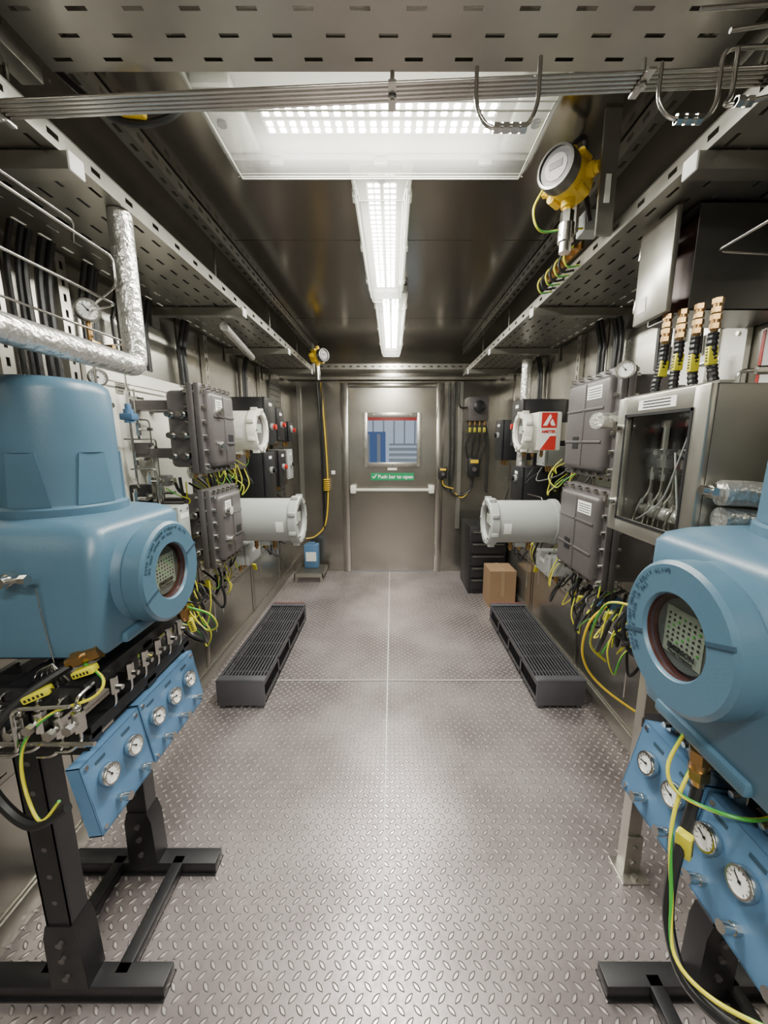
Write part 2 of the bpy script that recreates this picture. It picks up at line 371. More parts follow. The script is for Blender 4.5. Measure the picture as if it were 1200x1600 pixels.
b.box(-.70,.66,.94,.943,2.20,2.26).box(-.70,.66,.25,.253,2.20,2.26)
meta(b.done('overhead_tray',STEEL,smooth=False),'wide slotted steel cable tray crossing above the aisle','cable tray')
for s,x in((-1,.78),(1,.74)):
    b=B(); b.box(s*x,s*(x+.05),-.2,1.02,2.235,2.27,bev=.003); meta(b.done('ceiling_channel',STEEL),'steel channel running under the ceiling beside the overhead tray','channel','ceiling channels')
for i in range(5):
    y=.80+.0088*i
    cable([(-1.1,y,2.028),(1.1,y+.01,2.118)],.0034,'tube','straight stainless tube in the overhead bundle crossing the aisle')
for x in(-.72,0,.45):
    b=B(); zz=2.073+.041*x; b.box(x-.007,x+.007,.79,.85,zz-.009,zz-.005).cyl((x,.82,zz-.016),(x,.82,zz+.03),.004,seg=8).cyl((x,.82,zz-.014),(x,.82,zz-.01),.008,seg=6); meta(b.done('tube_clamp',CHROME),'small steel clamp holding the overhead tubes','clamp','overhead tube clamps')
cable([(.146,.79,2.085),(.146,.79,2.03),(.165,.79,1.995),(.238,.79,1.995),(.255,.79,2.03),(.255,.79,2.10)],.0038,'tube','bent steel drain tube with fittings under the bundle')
def nuts(xs,y,z,lab):
    b=B()
    for x in xs: b.cyl((x,y,z),(x+.011,y,z),.0085,seg=6)
    b.cyl((xs[0],y,z),(xs[-1]+.012,y,z),.006,seg=10); meta(b.done('tube_fitting',CHROME),lab,'fitting')
nuts((.178,.194,.21,.225),.79,1.995,'hexagonal steel compression fittings on the drain tube')
cable([(.47,.80,2.10),(.47,.80,2.04),(.495,.80,2.015),(.56,.80,2.015),(.575,.80,2.04),(.575,.80,2.12),(.80,.80,2.13)],.0038,'tube')
cable([(.60,.80,2.12),(.60,.80,2.05),(.57,.78,2.02),(.64,.76,2.02),(.70,.74,2.06),(.85,.68,2.10)],.0038,'tube')
cable([(.56,.77,2.12),(.72,.77,2.14),(.72,.77,2.06),(.85,.72,2.07)],.0038,'tube')
cable([(.50,.76,2.14),(.66,.76,2.15),(.66,.76,2.11),(.9,.7,2.14)],.0038,'tube')
nuts((.505,.522,.54),.80,2.015,'hexagonal steel fittings on bent overhead tube')
nuts((.585,.602),.77,2.02,'small steel fittings on overhead tubing')
cable([(-.75,.98,2.26),(-.62,1.0,2.16),(-.52,1.02,2.17),(-.46,1.05,2.24)],.008,'black','black cable with yellow tag feeding the ceiling light')
b=B(); b.box(-.60,-.55,.985,1.01,2.158,2.172,bev=.003); meta(b.done('cable_tag',YEL),'yellow printed tag on the black light cable','tag')
b=B(); b.plate((-.85,3.86,2.13),(1,0,0),(0,0,1),1.7,.05,.07,.03,.05,.012); b.plate((-.85,3.86,2.13),(1,0,0),(0,1,0),1.7,.22,.07,.03,.05,.009)
meta(b.done('end_tray',STEEL,smooth=False),'slotted cable tray crossing above the steel door','cable tray')
b=B(); b.box(-1.1,1.1,4.10,4.14,2.075,2.10); meta(b.done('overhead_strut',STEEL),'slotted strut above the door','strut')
# ---------------------------------------------------------------- analyzers
def rrect(cx,cy,hx,hy,r,z,n=5):
    P=[]
    for k,(sx,sy) in enumerate(((1,1),(-1,1),(-1,-1),(1,-1))):
        for i in range(n+1):
            a=math.pi/2*k+math.pi/2*i/n
            P.append((cx+sx*(hx-r)+r*math.cos(a),cy+sy*(hy-r)+r*math.sin(a),z))
    return P
def gauge(c,n,up,r,parent,name='pressure_gauge',label=None,cat=None,ang=.7):
    c=V(c); n=V(n).normalized(); up=V(up); up=(up-n*up.dot(n)).normalized()
    rt=up.cross(n)
    b=B(); b.lathe([(r*.9,0),(r,.003),(r,r*.55),(r*.94,r*.66),(r*.80,r*.66),(r*.78,r*.5)],c,n,28)
    b.cyl(c-n*.02,c,r*.3,seg=8)
    g=b.done(name,CHROME,parent,origin=c)
    if not parent: meta(g,label,cat)
    b=B(); b.cyl(c+n*r*.45,c+n*r*.53,r*.80,seg=28)
    F=frame(c+n*r*.53,rt,up)
    for i in range(11):
        a=rad(-135+27*i); M=F@Matrix.Rotation(-a,4,'Z'); b.box(-r*.02,r*.02,r*.58,r*.74,0,.0006,mi=1,M=M)
    M=F@Matrix.Rotation(ang,4,'Z'); b.box(-r*.035,r*.035,-r*.15,r*.6,.0006,.0016,mi=1,M=M); b.cyl(c+n*r*.53,c+n*(r*.53+.002),r*.1,seg=10,mi=1)
    b.done('gauge_dial',[DIALF,BLACK],g)
    return g
def gland(b,p,d,r=.014,l=.05,mi=0,mr=1):
    p=V(p); d=V(d).normalized(); b.cyl(p,p+d*l*.3,r,seg=6,mi=mi).cyl(p+d*l*.3,p+d*l*.55,r*.8,seg=16,mi=mi).cyl(p+d*l*.5,p+d*l*.8,r*.95,seg=6,mi=mi).cyl(p+d*l*.8,p+d*l,r*.7,r*.55,seg=12,mi=mi)
def analyzer(s,yc,xf,zr,drop,yd,label,xo,t0):
    X=lambda x:s*x
    xb=xf+.07; xc=xf+.285; zb=zr-drop; xdm=xc+xo
    r=thing('gas_analyzer',(X(xc),yc,zb),label,'gas analyzer')
    b=B(); x1=xc+.22
    secs=[(zb,xb+.03,x1-.02,.15,.04),(zb+.012,xb+.008,x1,.164,.03),(zb+.06,xb,x1,.170,.03),(zr+.07,xb+.002,x1,.169,.03),(zr+.118,xb+.006,x1,.166,.035),(zr+.134,xb+.016,x1-.005,.160,.045),(zr+.143,xb+.036,x1-.02,.150,.06),(zr+.148,xb+.070,x1-.05,.140,.08),(zr+.15,xb+.10,x1-.08,.13,.08)]
    b.loft([rrect(X((a+c)/2),yc+(yd-yc)*max(0,(z-zr)/.15),(c-a)/2,hy,rr,z) for z,a,c,hy,rr in secs])
    b.box(X(xb+.015),X(xb-.006),yc-.10,yc+.10,zb+.01,zb+.035,bev=.006)
    b.done('housing',BLUE,r)
    b=B(); z0=zr+.145; R=.125
    b.lathe([(R+.009,0),(R+.010,.006),(R+.010,.022),(R+.002,.028),(R+.001,.035),(R,.12),(R-.001,.2),(R-.002,.288),(R-.006,.306),(R-.018,.317),(R-.040,.321),(.03,.322)],(X(xdm),yd,z0),(0,0,1),56)
    for k in range(6):
        a0=rad(-80+60*k)
        rings=[]
        for rr in (R-.004,R+.004):
            rings.append([(X(xdm)+rr*math.cos(a0+da),yd+rr*math.sin(a0+da),z0+zz) for da,zz in [(-.34+.68*i/8,.028) for i in range(9)]+[(.22-.44*i/8,.15) for i in range(9)]])
        b.loft(rings)
    b.done('dome_cover',BLUE,r)
    b=B(); b.lathe([(.125,.09),(.122,.02),(.116,.012),(.116,.0)],(X(xf+.045),yc,zr),(s,0,0),48)
    b.done('display_neck',BLUE,r)
    b=B(); o=(X(xf),yc,zr)
    b.lathe([(.069,.045),(.069,.004),(.072,.0),(.118,.0),(.125,.006),(.125,.044),(.12,.05),(.069,.05)],o,(s,0,0),56,cap=False)
    b.done('display_ring',BLUE,r)
    for a in(70,250): 
        M=Matrix.Translation(o)@Matrix.Rotation(rad(a)*s,4,'X'); B().box(-.0015,.0015,-.0035,.0035,.072,.122,M=M).done('ring_groove',BLUED,r)
    b=B(); b.lathe([(.0688,.003),(.0688,.04)],(X(xf+.004),yc,zr),(s,0,0),40,cap=False); b.cyl((X(xf+.030),yc,zr),(X(xf+.042),yc,zr),.068,seg=40)
    b.done('display_bezel',BROWN,r)
    b=B(); xd=xf+.022
    b.cyl((X(xd),yc,zr),(X(xd+.006),yc,zr),.061,seg=40,mi=3)
    b.box(X(xd-.001),X(xd),yc-.042,yc+.042,zr-.043,zr+.040)
    for i in range(7):
        for j in range(6):
            y=yc-.033+i*.011; z=zr-.018+j*.009; b.cyl((X(xd-.001),y,z),(X(xd-.002),y,z),.0023,seg=6,mi=1 if (i+j)%4 else 2)
    dp=b.done('display_panel',[LCD,BLACK,GRN,LCDD],r)
    text('EMERSON',.0135,(X(xd-.0015),yc,zr-.029),(0,-s,0),(0,0,1),BLACK,dp,bold=.0003); text('Process Management',.0065,(X(xd-.0015),yc,zr-.038),(0,-s,0),(0,0,1),BLACK,dp)
    b=B(); b.face([(X(xf+.010),yc+.0685*math.cos(i*math.pi/20),zr+.0685*math.sin(i*math.pi/20)) for i in range(40)]); b.done('display_glass',GLASS,r)
    for row,(tx,rr) in enumerate((('KEEP TIGHT WHEN CIRCUIT ALIVE',.108),('DO NOT OPEN IN GAS',.096))):
        for i,ch in enumerate(tx):
            if ch==' ': continue
            th=rad(t0-(i)*(.0078/rr)*57.3) 
            rt=V((0,-s,0)); up=V((0,0,1)); rd=rt*math.cos(th)+up*math.sin(th); tg=rt*math.sin(th)-up*math.cos(th)
            text(ch,.010,V(o)+rd*rr,tg,rd,BLUED,r,name='caution_letter')
    b=B(); yn=yc-.165
    b.cyl((X(xc-.05),yn,zr+.04),(X(xc-.05),yn-.02,zr+.04),.016,seg=6).cyl((X(xc-.05),yn-.02,zr+.04),(X(xc-.05),yn-.035,zr+.04),.012,seg=14).cyl((X(xc-.05),yn-.028,zr+.04),(X(xc-.09),yn-.028,zr+.045),.006,seg=10)
    b.cyl((X(xc-.09),yn-.028,zr+.045),(X(xc-.105),yn-.028,zr+.046),.010,seg=6)
    b.done('port_fitting',CHROME,r)
    b=B(); b.cyl((X(xc+.08),yn+.01,zr-.01),(X(xc+.01),yn-.07,zr-.06),.008,seg=12).cyl((X(xc+.05),yn-.025,zr-.033),(X(xc+.03),yn-.047,zr-.047),.012,seg=6)
    b.done('sample_probe',CHROME,r)
    b=B(); b.tube([(X(xc-.10),yn-.01,zr+.02),(X(xc-.105),yn-.012,zr-.05),(X(xc-.11),yn-.008,zb+.0)],.0012,False,6)
    for i in range(6): b.tube([(X(xc-.11),yn-.012,zb+.005),(X(xc-.13+i*.012),yn-.016,zb-.015),(X(xc-.15+i*.018),yn-.012,zb-.05)],.0018,False,6)
    b.done('capillary',CHROME,r)
    return r
analyzer(-1,.93,.555,1.13,.155,.97,'large blue explosion-proof gas analyzer with domed top on black stand',-.005,165)
analyzer(1,.585,.458,1.135,.22,.62,'large blue explosion-proof gas analyzer with ring display, close by',.035,218)
def stand(s,ya,yb,xi,xp,zt,label):
    X=lambda x:s*x
    r=thing('instrument_stand',(X(.85),(ya+yb)/2,0),label,'stand','black analyzer stands')
    for y in(ya,yb):
        b=B(); b.box(X(xi),X(1.10),y-.026,y+.026,.006,.045,bev=.003).box(X(xi),X(1.10),y-.032,y+.032,.0,.006)
        b.done('foot',BLACK,r)
        b=B(); b.box(X(xp-.032),X(xp-.027),y-.026,y+.026,.045,zt).box(X(xp+.027),X(xp+.032),y-.026,y+.026,.045,zt).box(X(xp-.032),X(xp+.032),y-.026,y-.021,.045,zt)
        b.loft([[(X(xp-.048),y-.030,.045),(X(xp+.048),y-.030,.045),(X(xp+.048),y+.030,.045),(X(xp-.048),y+.030,.045)],[(X(xp-.044),y-.030,.21),(X(xp+.044),y-.030,.21),(X(xp+.044),y+.030,.21),(X(xp-.044),y+.030,.21)],[(X(xp-.033),y-.030,.25),(X(xp+.033),y-.030,.25),(X(xp+.033),y+.030,.25),(X(xp-.033),y+.030,.25)]])
        for z in(.09,.15,.2): b.cyl((X(xp),y-.030,z),(X(xp),y-.038,z),.009,seg=6,mi=1)
        for z in(.32,.40,.48,.56,.64,.72): b.cyl((X(xp),y-.026,z),(X(xp),y-.0265,z),.007,seg=10,mi=1)
        b.done('post',[BLACK,DGREY],r)
    for x in(xi+.13,xi+.33):
        B().box(X(x-.018),X(x+.018),ya,yb,.012,.045,bev=.002).done('tie_bar',BLACK,r)
    b=B()
    for z in(zt-.03,zt-.13):
        for x in(xi+.07,xi+.19,1.04):
            b.box(X(x-.02),X(x+.02),ya-.06,yb+.04,z,z+.03)
        for y in(ya-.05,(ya+yb)/2,yb+.03): b.box(X(xi+.05),X(1.06),y-.018,y+.018,z-.012,z+.012)
    for i in range(10):
        x=xi+.05+i*.045; b.cyl((X(x),ya-.0695,zt-.03),(X(x),ya-.0675,zt-.03),.006,seg=8,mi=1)
    b.plate((X(xi+.05),ya-.07,zt-.16),(s,0,0),(0,0,1),.43,.05,.035,.018,.05,.014)
    b.plate((X(xi+.05),ya-.07,zt-.05),(s,0,0),(0,0,1),.43,.05,.035,.018,.05,.014)
    b.done('rack_frame',[BLACK,CHROME],r)
    for i in range(9):
        b=B(); x=xi+.05+i*.040; z=zt-.065-.012*(i%2); y=ya-.085
        b.cyl((X(x),y,z-.022),(X(x),y,z+.022),.012,seg=6).cyl((X(x),y,z),(X(x),y-.03,z),.007,seg=10).cyl((X(x),y-.02,z),(X(x),y-.032,z),.011,seg=6).sph((X(x),y,z+.03),.008)
        b.tube([(X(x),y,z-.02),(X(x),y,z-.05),(X(x+.02),y-.01,z-.065),(X(x+.05),y-.01,z-.065)],.003,False,6)
        b.tube([(X(x),y,z+.02),(X(x),y,z+.05),(X(x),y+.05,z+.055)],.003,False,6)
        b.done('manifold_valve',CHROME,r)
    B().tube([(X(xi+.02),ya-.09,zt-.115),(X(xi+.42),ya-.09,zt-.115)],.005,False,8).done('header_tube',CHROME,r)
    B().tube([(X(xi+.30),ya-.12,zt-.05),(X(xi+.40),ya-.12,zt-.05),(X(xi+.45),ya-.12,zt-.08)],.005,False,8).done('header_tube',CHROME,r)
    B().tube([(X(xi+.05),ya-.10,zt-.02),(X(xi+.16),ya-.11,zt-.02),(X(xi+.16),ya-.11,zt-.12),(X(xi+.30),ya-.11,zt-.12)],.004,False,8).done('header_tube',CHROME,r)
    for i in range(6):
        b=B(); y=ya+.0+i*.055; x=xi+.035
        b.cyl((X(x),y,zt-.06),(X(x),y,zt-.02),.009,seg=6).cyl((X(x),y,zt-.045),(X(x-.02),y,zt-.045),.006,seg=8).tube([(X(x),y,zt-.06),(X(x),y,zt-.09),(X(x+.03),y+.01,zt-.11)],.003,False,6)
        b.done('side_fitting',CHROME,r)
    return r
stand(-1,.79,1.09,.60,.84,.945,'black steel stand with bolted feet carrying the blue analyzer')
stand(1,.45,.79,.565,.84,.90,'black steel stand with bolted feet under the near blue analyzer')
def gpanel(s,segs,x0,zc,ys,label,al=9,h2=.084,dp=.03):
    X=lambda x:s*x
    r=thing('gauge_console',(X(x0),(segs[0][0]+segs[-1][1])/2,zc-.1),label,'gauge panel')
    al=rad(al); ya=V((s*math.sin(al),0,math.cos(al))); xa=V((0,-s,0)); za=xa.cross(ya)
    for k,(a,c,dx,dz) in enumerate(segs):
        M=frame((X(x0+dx),(a+c)/2,zc+dz),xa,ya); b=B(); h=(c-a)/2
        b.box(-h,h,-h2,h2,-.003,.0,bev=.001,seg=1,M=M).box(-h,h,h2-.003,h2,-dp,0,M=M).box(-h,h,-h2,-h2+.003,-dp,0,M=M)
        for sg in(-1,1): b.box(sg*h,sg*(h-.003),-h2,h2,-dp,0,M=M)
        pl=b.done('panel_box',PBLUE,r)
        for i,(y) in enumerate(ys):
            if not(a<y<c): continue
            u=(y-(a+c)/2)*(-s)
            p=M@V((u,.022,.0)); gauge(p+za*.002,za,ya,.0235,pl,ang=.5+.25*i)
            q=M@V((u+.012,-.05,.0)); b=B(); b.cyl(q,q+za*.010,.009,seg=6).cyl(q+za*.010,q+za*.024,.007,seg=16).cyl(q+za*.018,q+za*.030,.009,seg=16); b.done('regulator_knob',CHROME,pl)
            B().box(-.014,.014,.058,.065,.0,.0008,M=M@Matrix.Translation((u,0,0))).done('panel_tag',BLUED,pl)
        for u in(-h+.012,h-.012):
            for v in(-h2+.012,h2-.012): 
                q=M@V((u,v,0)); B().cyl(q,q+za*.003,.005,seg=8).done('panel_screw',CHROME,pl)
    return r
gpanel(-1,[(.672,.852,.010,-.010),(.856,1.115,.010,-.006)],.612,.725,[.72,.80,.895,.975,1.055],'bent blue steel panel with five small white pressure gauges')
gpanel(1,[(.585,.750,.004,.012),(.29,.580,.010,.004)],.536,.752,[.33,.405,.48,.548,.622,.695],'bent blue steel panel with row of white pressure gauges',12,.086,.05)
def bigcable(pts,r=.011): return cable(pts,r,'black','thick black power cable looping from the blue analyzer')
def tagbox(c,xa,l=.05,w=.016,lab='bright yellow printed cable tag'):
    xa=V(xa).normalized(); ya=V((0,0,1))-xa*xa.z
    if ya.length<.1: ya=V((0,1,0))
    M=frame(c,xa,ya); b=B(); b.box(-l/2,l/2,-w/2,w/2,-.012,.012,bev=.003,M=M)
    for i in range(5): b.box(-l*.4+i*l*.16,-l*.4+i*l*.16+l*.08,-w*.2,w*.2,-.0126,.0126,mi=1,M=M)
    return meta(b.done('cable_tag',[YGL,BLACK]),lab,'tag','yellow cable tags')
def bgland(p,d,r=.018,l=.07):
    b=B(); gland(b,p,d,r,l,0); return meta(b.done('cable_gland',[BRASS]),'brass hexagonal cable gland gripping a black cable','gland','brass cable glands')
bgland((-.64,.775,1.0),(-1,-.25,-.35)); 
bigcable([(-.70,.76,.97),(-.76,.71,.93),(-.80,.67,.87),(-.80,.65,.80),(-.76,.64,.735),(-.70,.63,.71),(-.64,.64,.74)],.010)
cable([(-.68,.765,.98),(-.62,.745,.95),(-.63,.725,.92),(-.70,.70,.90),(-.745,.68,.85),(-.74,.66,.78),(-.69,.63,.72),(-.65,.635,.76)],.0032,'earth')
tagbox((-.735,.715,.935),(1,.3,.35),.05,.015); tagbox((-.66,.75,.965),(1,.1,.3),.045,.015)
bgland((-.62,1.05,1.0),(.15,.1,-1)); bigcable([(-.61,1.06,.93),(-.59,1.10,.88),(-.60,1.14,.82),(-.66,1.16,.83),(-.7,1.14,.9)],.008)
tagbox((-.60,1.07,.91),(.2,.1,-1),.04)
cable([(-.6,1.06,.97),(-.56,1.10,.93),(-.56,1.14,.87),(-.62,1.18,.84),(-.68,1.18,.92)],.0035,'earth')
bgland((.535,.58,.925),(.05,0,-1)); bigcable([(.54,.58,.85),(.52,.565,.80),(.485,.54,.72),(.465,.51,.65),(.46,.45,.62),(.50,.38,.65),(.58,.33,.71)],.009)
cable([(.535,.59,.89),(.50,.57,.84),(.48,.55,.78),(.47,.52,.70),(.455,.48,.635),(.47,.42,.65),(.53,.36,.69)],.0032,'earth')
cable([(.53,.61,.94),(.49,.59,.88),(.50,.56,.85),(.57,.51,.86),(.61,.49,.92),(.60,.49,.99)],.0032,'earth')
tagbox((.505,.55,.765),(.15,.1,-1),.05,.016)
# ---------------------------------------------------------------- stainless post
b=B(); b.box(.79,.832,1.07,1.075,.005,.86).box(.79,.794,1.07,1.11,.005,.86).box(.828,.832,1.07,1.11,.005,.86).box(.765,.855,1.03,1.12,0,.006,bev=.001).box(.785,.838,1.062,1.07,.006,.15)
for z in(.05,.11): b.cyl((.811,1.062,z),(.811,1.055,z),.009,seg=6)
b.cyl((.811,1.045,.006),(.811,1.045,.02),.010,seg=6)
b.plate((.79,1.0695,.16),(0,0,1),(1,0,0),.68,.042,.05,.025,.042,.012)
meta(b.done('strut_post',STEEL,smooth=False),'slotted stainless strut post bolted to the floor','post')
# ---------------------------------------------------------------- heaters
def heater(s,xa,xb):
    X=lambda x:s*x; y0,y1=1.89,2.92
    r=thing('floor_heater',(X((xa+xb)/2),(y0+y1)/2,0),'low dark grey finned convection heater along the wall','heater','low floor heaters')
    for ya,yb in((y0,y0+.012),(y1-.012,y1)):
        b=B(); b.box(X(xa),X(xb),ya,yb,.015,.168,bev=.004); b.box(X(xa),X(xb),ya if ya==y0 else ya-.04,yb+(.04 if ya==y0 else 0),.160,.168,bev=.003); b.done('end_plate',ENDP,r)
    b=B()
    for x in(xa,xb):
        d=.004 if x==xa else -.004
        b.box(X(x),X(x+d),y0+.012,y1-.012,.135,.162).box(X(x),X(x+d),y0+.012,y1-.012,.04,.06)
    for y in(y0+.27,y0+.52,y0+.77): b.box(X(xa),X(xa+.004),y-.01,y+.01,.04,.15).box(X(xb-.004),X(xb),y-.01,y+.01,.04,.15)
    b.done('casing',HEAT,r)
    b=B(); n=60
    for i in range(n):
        y=y0+.03+i*(y1-y0-.06)/(n-1); b.box(X(xa+.010),X(xb-.010),y-.001,y+.001,.045,.125)
    for x in((xa+xb)/2-.06,(xa+xb)/2+.06): b.cyl((X(x),y0+.012,.085),(X(x),y1-.012,.085),.014,seg=10)
    b.done('fin_stack',BLACK,r)
    b=B(); nr=15
    for i in range(nr):
        x=xa+.007+i*(xb-xa-.014)/(nr-1); b.box(X(x-.0035),X(x+.0035),y0+.04,y1-.04,.150,.158)
    for i in range(6):
        y=y0+.12+i*(y1-y0-.24)/5; b.box(X(xa+.004),X(xb-.004),y-.003,y+.003,.142,.150)
    b.done('top_grille',ENDP,r)
    for x in(xa+.03,xb-.03):
        for y in(y0+.02,y1-.02): B().box(X(x-.015),X(x+.015),y-.02,y+.02,0,.018).done('foot',HEAT,r)
    B().box(X(xa+.01),X(xb-.01),y1-.006,y1+.004,.160,.170).done('end_strip',DRED,r)
heater(-1,.70,.965); heater(1,.79,1.06)
# ---------------------------------------------------------------- wall boxes
def exbox(s,y0,y1,z0,z1,xf,label,knobs=False,dp=.25):
    X=lambda x:s*x
    r=thing('junction_enclosure',(X((xf+XW)/2),(y0+y1)/2,z0),label,'enclosure')
    yc,zc=(y0+y1)/2,(z0+z1)/2
    b=B(); b.box(X(xf+.085),X(xf+dp),y0+.012,y1-.012,z0+.012,z1-.012,bev=.02,seg=3).box(X(xf+.06),X(xf+.09),y0-.014,y1+.014,z0-.014,z1+.014,bev=.008)
    for y in(y0+.06,y1-.06): b.box(X(xf+dp-.005),X(XW-.024),y-.02,y+.02,z0+.05,z0+.09).box(X(xf+dp-.005),X(XW-.024),y-.02,y+.02,z1-.09,z1-.05)
    b.done('enclosure_body',DGREY,r)
    b=B(); b.box(X(xf),X(xf+.06),y0+.014,y1-.014,z0+.014,z1-.014,bev=.022,seg=3).box(X(xf+.033),X(xf+.058),y0-.014,y1+.014,z0-.014,z1+.014,bev=.006)
    b.box(X(xf-.004),X(xf+.01),yc-.006,yc+.006,z0+.03,z1-.03,bev=.002)
    for z in (z0+(z1-z0)*.33,z0+(z1-z0)*.66): b.box(X(xf-.004),X(xf+.01),y0+.03,y1-.03,z-.005,z+.005,bev=.002)
    b.done('cover',DGREY,r)
    n=6
    for i in range(n):
        for z in(z0-.001,z1+.001):
            y=y0+.01+i*(y1-y0-.02)/(n-1); B().cyl((X(xf+.018),y,z),(X(xf+.104),y,z),.008,seg=6).done('flange_bolt',CHROME,r)
        for y in(y0-.001,y1+.001):
            z=z0+.02+i*(z1-z0-.04)/(n-1); B().cyl((X(xf+.018),y,z),(X(xf+.104),y,z),.008,seg=6).done('flange_bolt',CHROME,r)
    b=B(); b.box(X(xf-.002),X(xf),y0+.05,yc-.02,z1-.095,z1-.045)
    for i in range(4): b.box(X(xf-.0025),X(xf-.002),y0+.056,yc-.03,z1-.088+i*.010,z1-.085+i*.010,mi=1)
    b.done('rating_plate',[PAPER,BLACK],r)
    b=B(); b.box(X(xf-.002),X(xf),yc+.03,yc+.08,z0+.10,z0+.15); b.done('warning_plate',BLACK,r)
    for i in range(5):
        y=y0+.05+i*(y1-y0-.1)/4; b=B(); gland(b,(X(xf+.13),y,z0+.012),(0,0,-1),.013,.05,0); b.done('gland',BRASS if i%2 else CHROME,r)
    if knobs:
        for i in range(2):
            for j in range(3):
                p=V((X(xf+.115+i*.05),y0+.012,z0+.06+j*.085)); b=B(); b.cyl(p,p+V((0,-.02,0)),.018,seg=6).cyl(p+V((0,-.02,0)),p+V((0,-.04,0)),.012,seg=14); b.done('entry_plug',CHROME,r)
        for j in range(2):
            p=V((X(xf+.01),yc-.06,z0+.10+j*.14)); B().cyl(p,p+V((-s*.03,0,0)),.02,seg=14).done('sight_port',CHROME,r)
    return r
exbox(1,1.47,1.83,1.32,1.71,.80,'dark grey cast explosion-proof enclosure with bolted cover')
exbox(1,1.47,1.83,.87,1.25,.80,'dark grey cast enclosure mounted below its twin')
exbox(-1,1.62,1.88,1.33,1.67,.745,'dark grey cast enclosure with cable entries on white board',True,.19)
exbox(-1,1.66,1.92,.90,1.23,.755,'lower dark grey cast enclosure with cable entries',True,.17)
def cylinst(s,xf,xb,yc,zc,R,m,label,logo=False):
    X=lambda x:s*x
    r=thing('cylindrical_detector',(X((xf+xb)/2),yc,zc-R),label,'gas detector')
    b=B(); ax=(s,0,0)
    b.lathe([(R*.86,0.045),(R*.9,.05),(R*.9,xb-xf-.03),(R*.96,xb-xf-.03),(R*.96,xb-xf-.005),(R*.5,xb-xf)],(X(xf),yc,zc),ax,40)
    b.box(X(xb-.01),X(XW-.003),yc-.05,yc+.05,zc-.05,zc+.05,bev=.004)
    if logo: b.box(X(xb-.10),X(xb+.03),yc-R*.97,yc+R*.9,zc-R*.95,zc+R*.95,bev=.010)
    b.done('barrel',m,r)
    b=B(); b.lathe([(R*.70,.045),(R*.70,.004),(R*.74,0),(R*.95,0),(R*1.0,.008),(R*1.0,.045),(R*.9,.05)],(X(xf),yc,zc),ax,40,cap=False)
    for i in range(8):
        a=math.pi/4*i; b.cyl((X(xf-.006),yc+R*.84*math.cos(a),zc+R*.84*math.sin(a)),(X(xf+.01),yc+R*.84*math.cos(a),zc+R*.84*math.sin(a)),.007,seg=6,mi=1)
        b.box(X(xf+.005),X(xf+.04),yc+R*1.02*math.cos(a+.39)-.01,yc+R*1.02*math.cos(a+.39)+.01,zc+R*1.02*math.sin(a+.39)-.01,zc+R*1.02*math.sin(a+.39)+.01,bev=.003)
    b.done('window_cap',[m,CHROME],r)
    b=B(); b.cyl((X(xf+.02),yc,zc),(X(xf+.035),yc,zc),R*.69,seg=36); b.box(X(xf+.018),X(xf+.021),yc-R*.35,yc+R*.35,zc-R*.1,zc+R*.3,mi=1); b.done('face_plate',[DGREY,LCD],r)
    B().box(X((xf+xb)/2-.03),X((xf+xb)/2+.03),yc-.03,yc+.03,zc-R*1.08,zc-R*.8,bev=.004).done('entry_boss',m,r)
    for dx in(-.05,0,.05): b=B(); gland(b,(X((xf+xb)/2+dx),yc-.01,zc-R*.86),(0,0,-1),.012,.05,0); b.done('gland',BRASS,r)
    b=B(); n=10; rings=[]
    for x in(xf+.07,xf+.11): rings.append([(X(x),yc-(R*.9+.0015)*math.cos(-.4+.5*i/n),zc+(R*.9+.0015)*math.sin(-.4+.5*i/n)) for i in range(n+1)])
    b.loft(rings,cap=False,closed=False); b.done('small_label',PAPER,r)
    if logo:
        yl=yc-R*.97-.001; cx=xb-.042; hw=.042
        lb=B().box(X(cx-hw),X(cx+hw),yl-.001,yl,zc-.10,zc+.10).done('maker_label',PAPER,r)
        B().box(X(cx-hw),X(cx+hw),yl-.002,yl-.001,zc+.018,zc+.10).done('label_band',RED,lb)
        b=B(); b.loft([[(X(cx-.033),yy,zc+.03),(X(cx+.003),yy,zc+.092),(X(cx+.012),yy,zc+.076),(X(cx-.011),yy,zc+.03)] for yy in(yl-.003,yl-.002)])
        b.loft([[(X(cx+.035),yy,zc+.03),(X(cx+.017),yy,zc+.066),(X(cx+.005),yy,zc+.046),(X(cx+.013),yy,zc+.03)] for yy in(yl-.003,yl-.002)])
        b.done('label_emblem',PAPER,lb)
        text('AMETEK',.021,(X(cx),yl-.001,zc-.002),(1,0,0),(0,0,1),RED,lb,bold=.001,off=.001)
        b=B(); b.loft([[(X(cx-hw),yy,zc-.10),(X(cx+hw),yy,zc-.10),(X(cx+hw),yy,zc-.025),(X(cx+.01),yy,zc-.025)] for yy in(yl-.002,yl-.001)]); b.done('label_band',RED,lb)
    return r
cylinst(1,.722,.895,2.25,1.505,.110,WHITE,'white cylindrical detector with red maker label beside foil pipe',True)
cylinst(1,.51,.89,2.06,1.02,.128,GREY,'pale grey cylindrical instrument with round bolted end cap')
cylinst(-1,.73,1.0,2.20,1.51,.120,WHITE,'white cylindrical detector with round window cap')
cylinst(-1,.495,.90,2.06,1.03,.130,GREY,'pale grey cylindrical instrument projecting from a bank of cables')
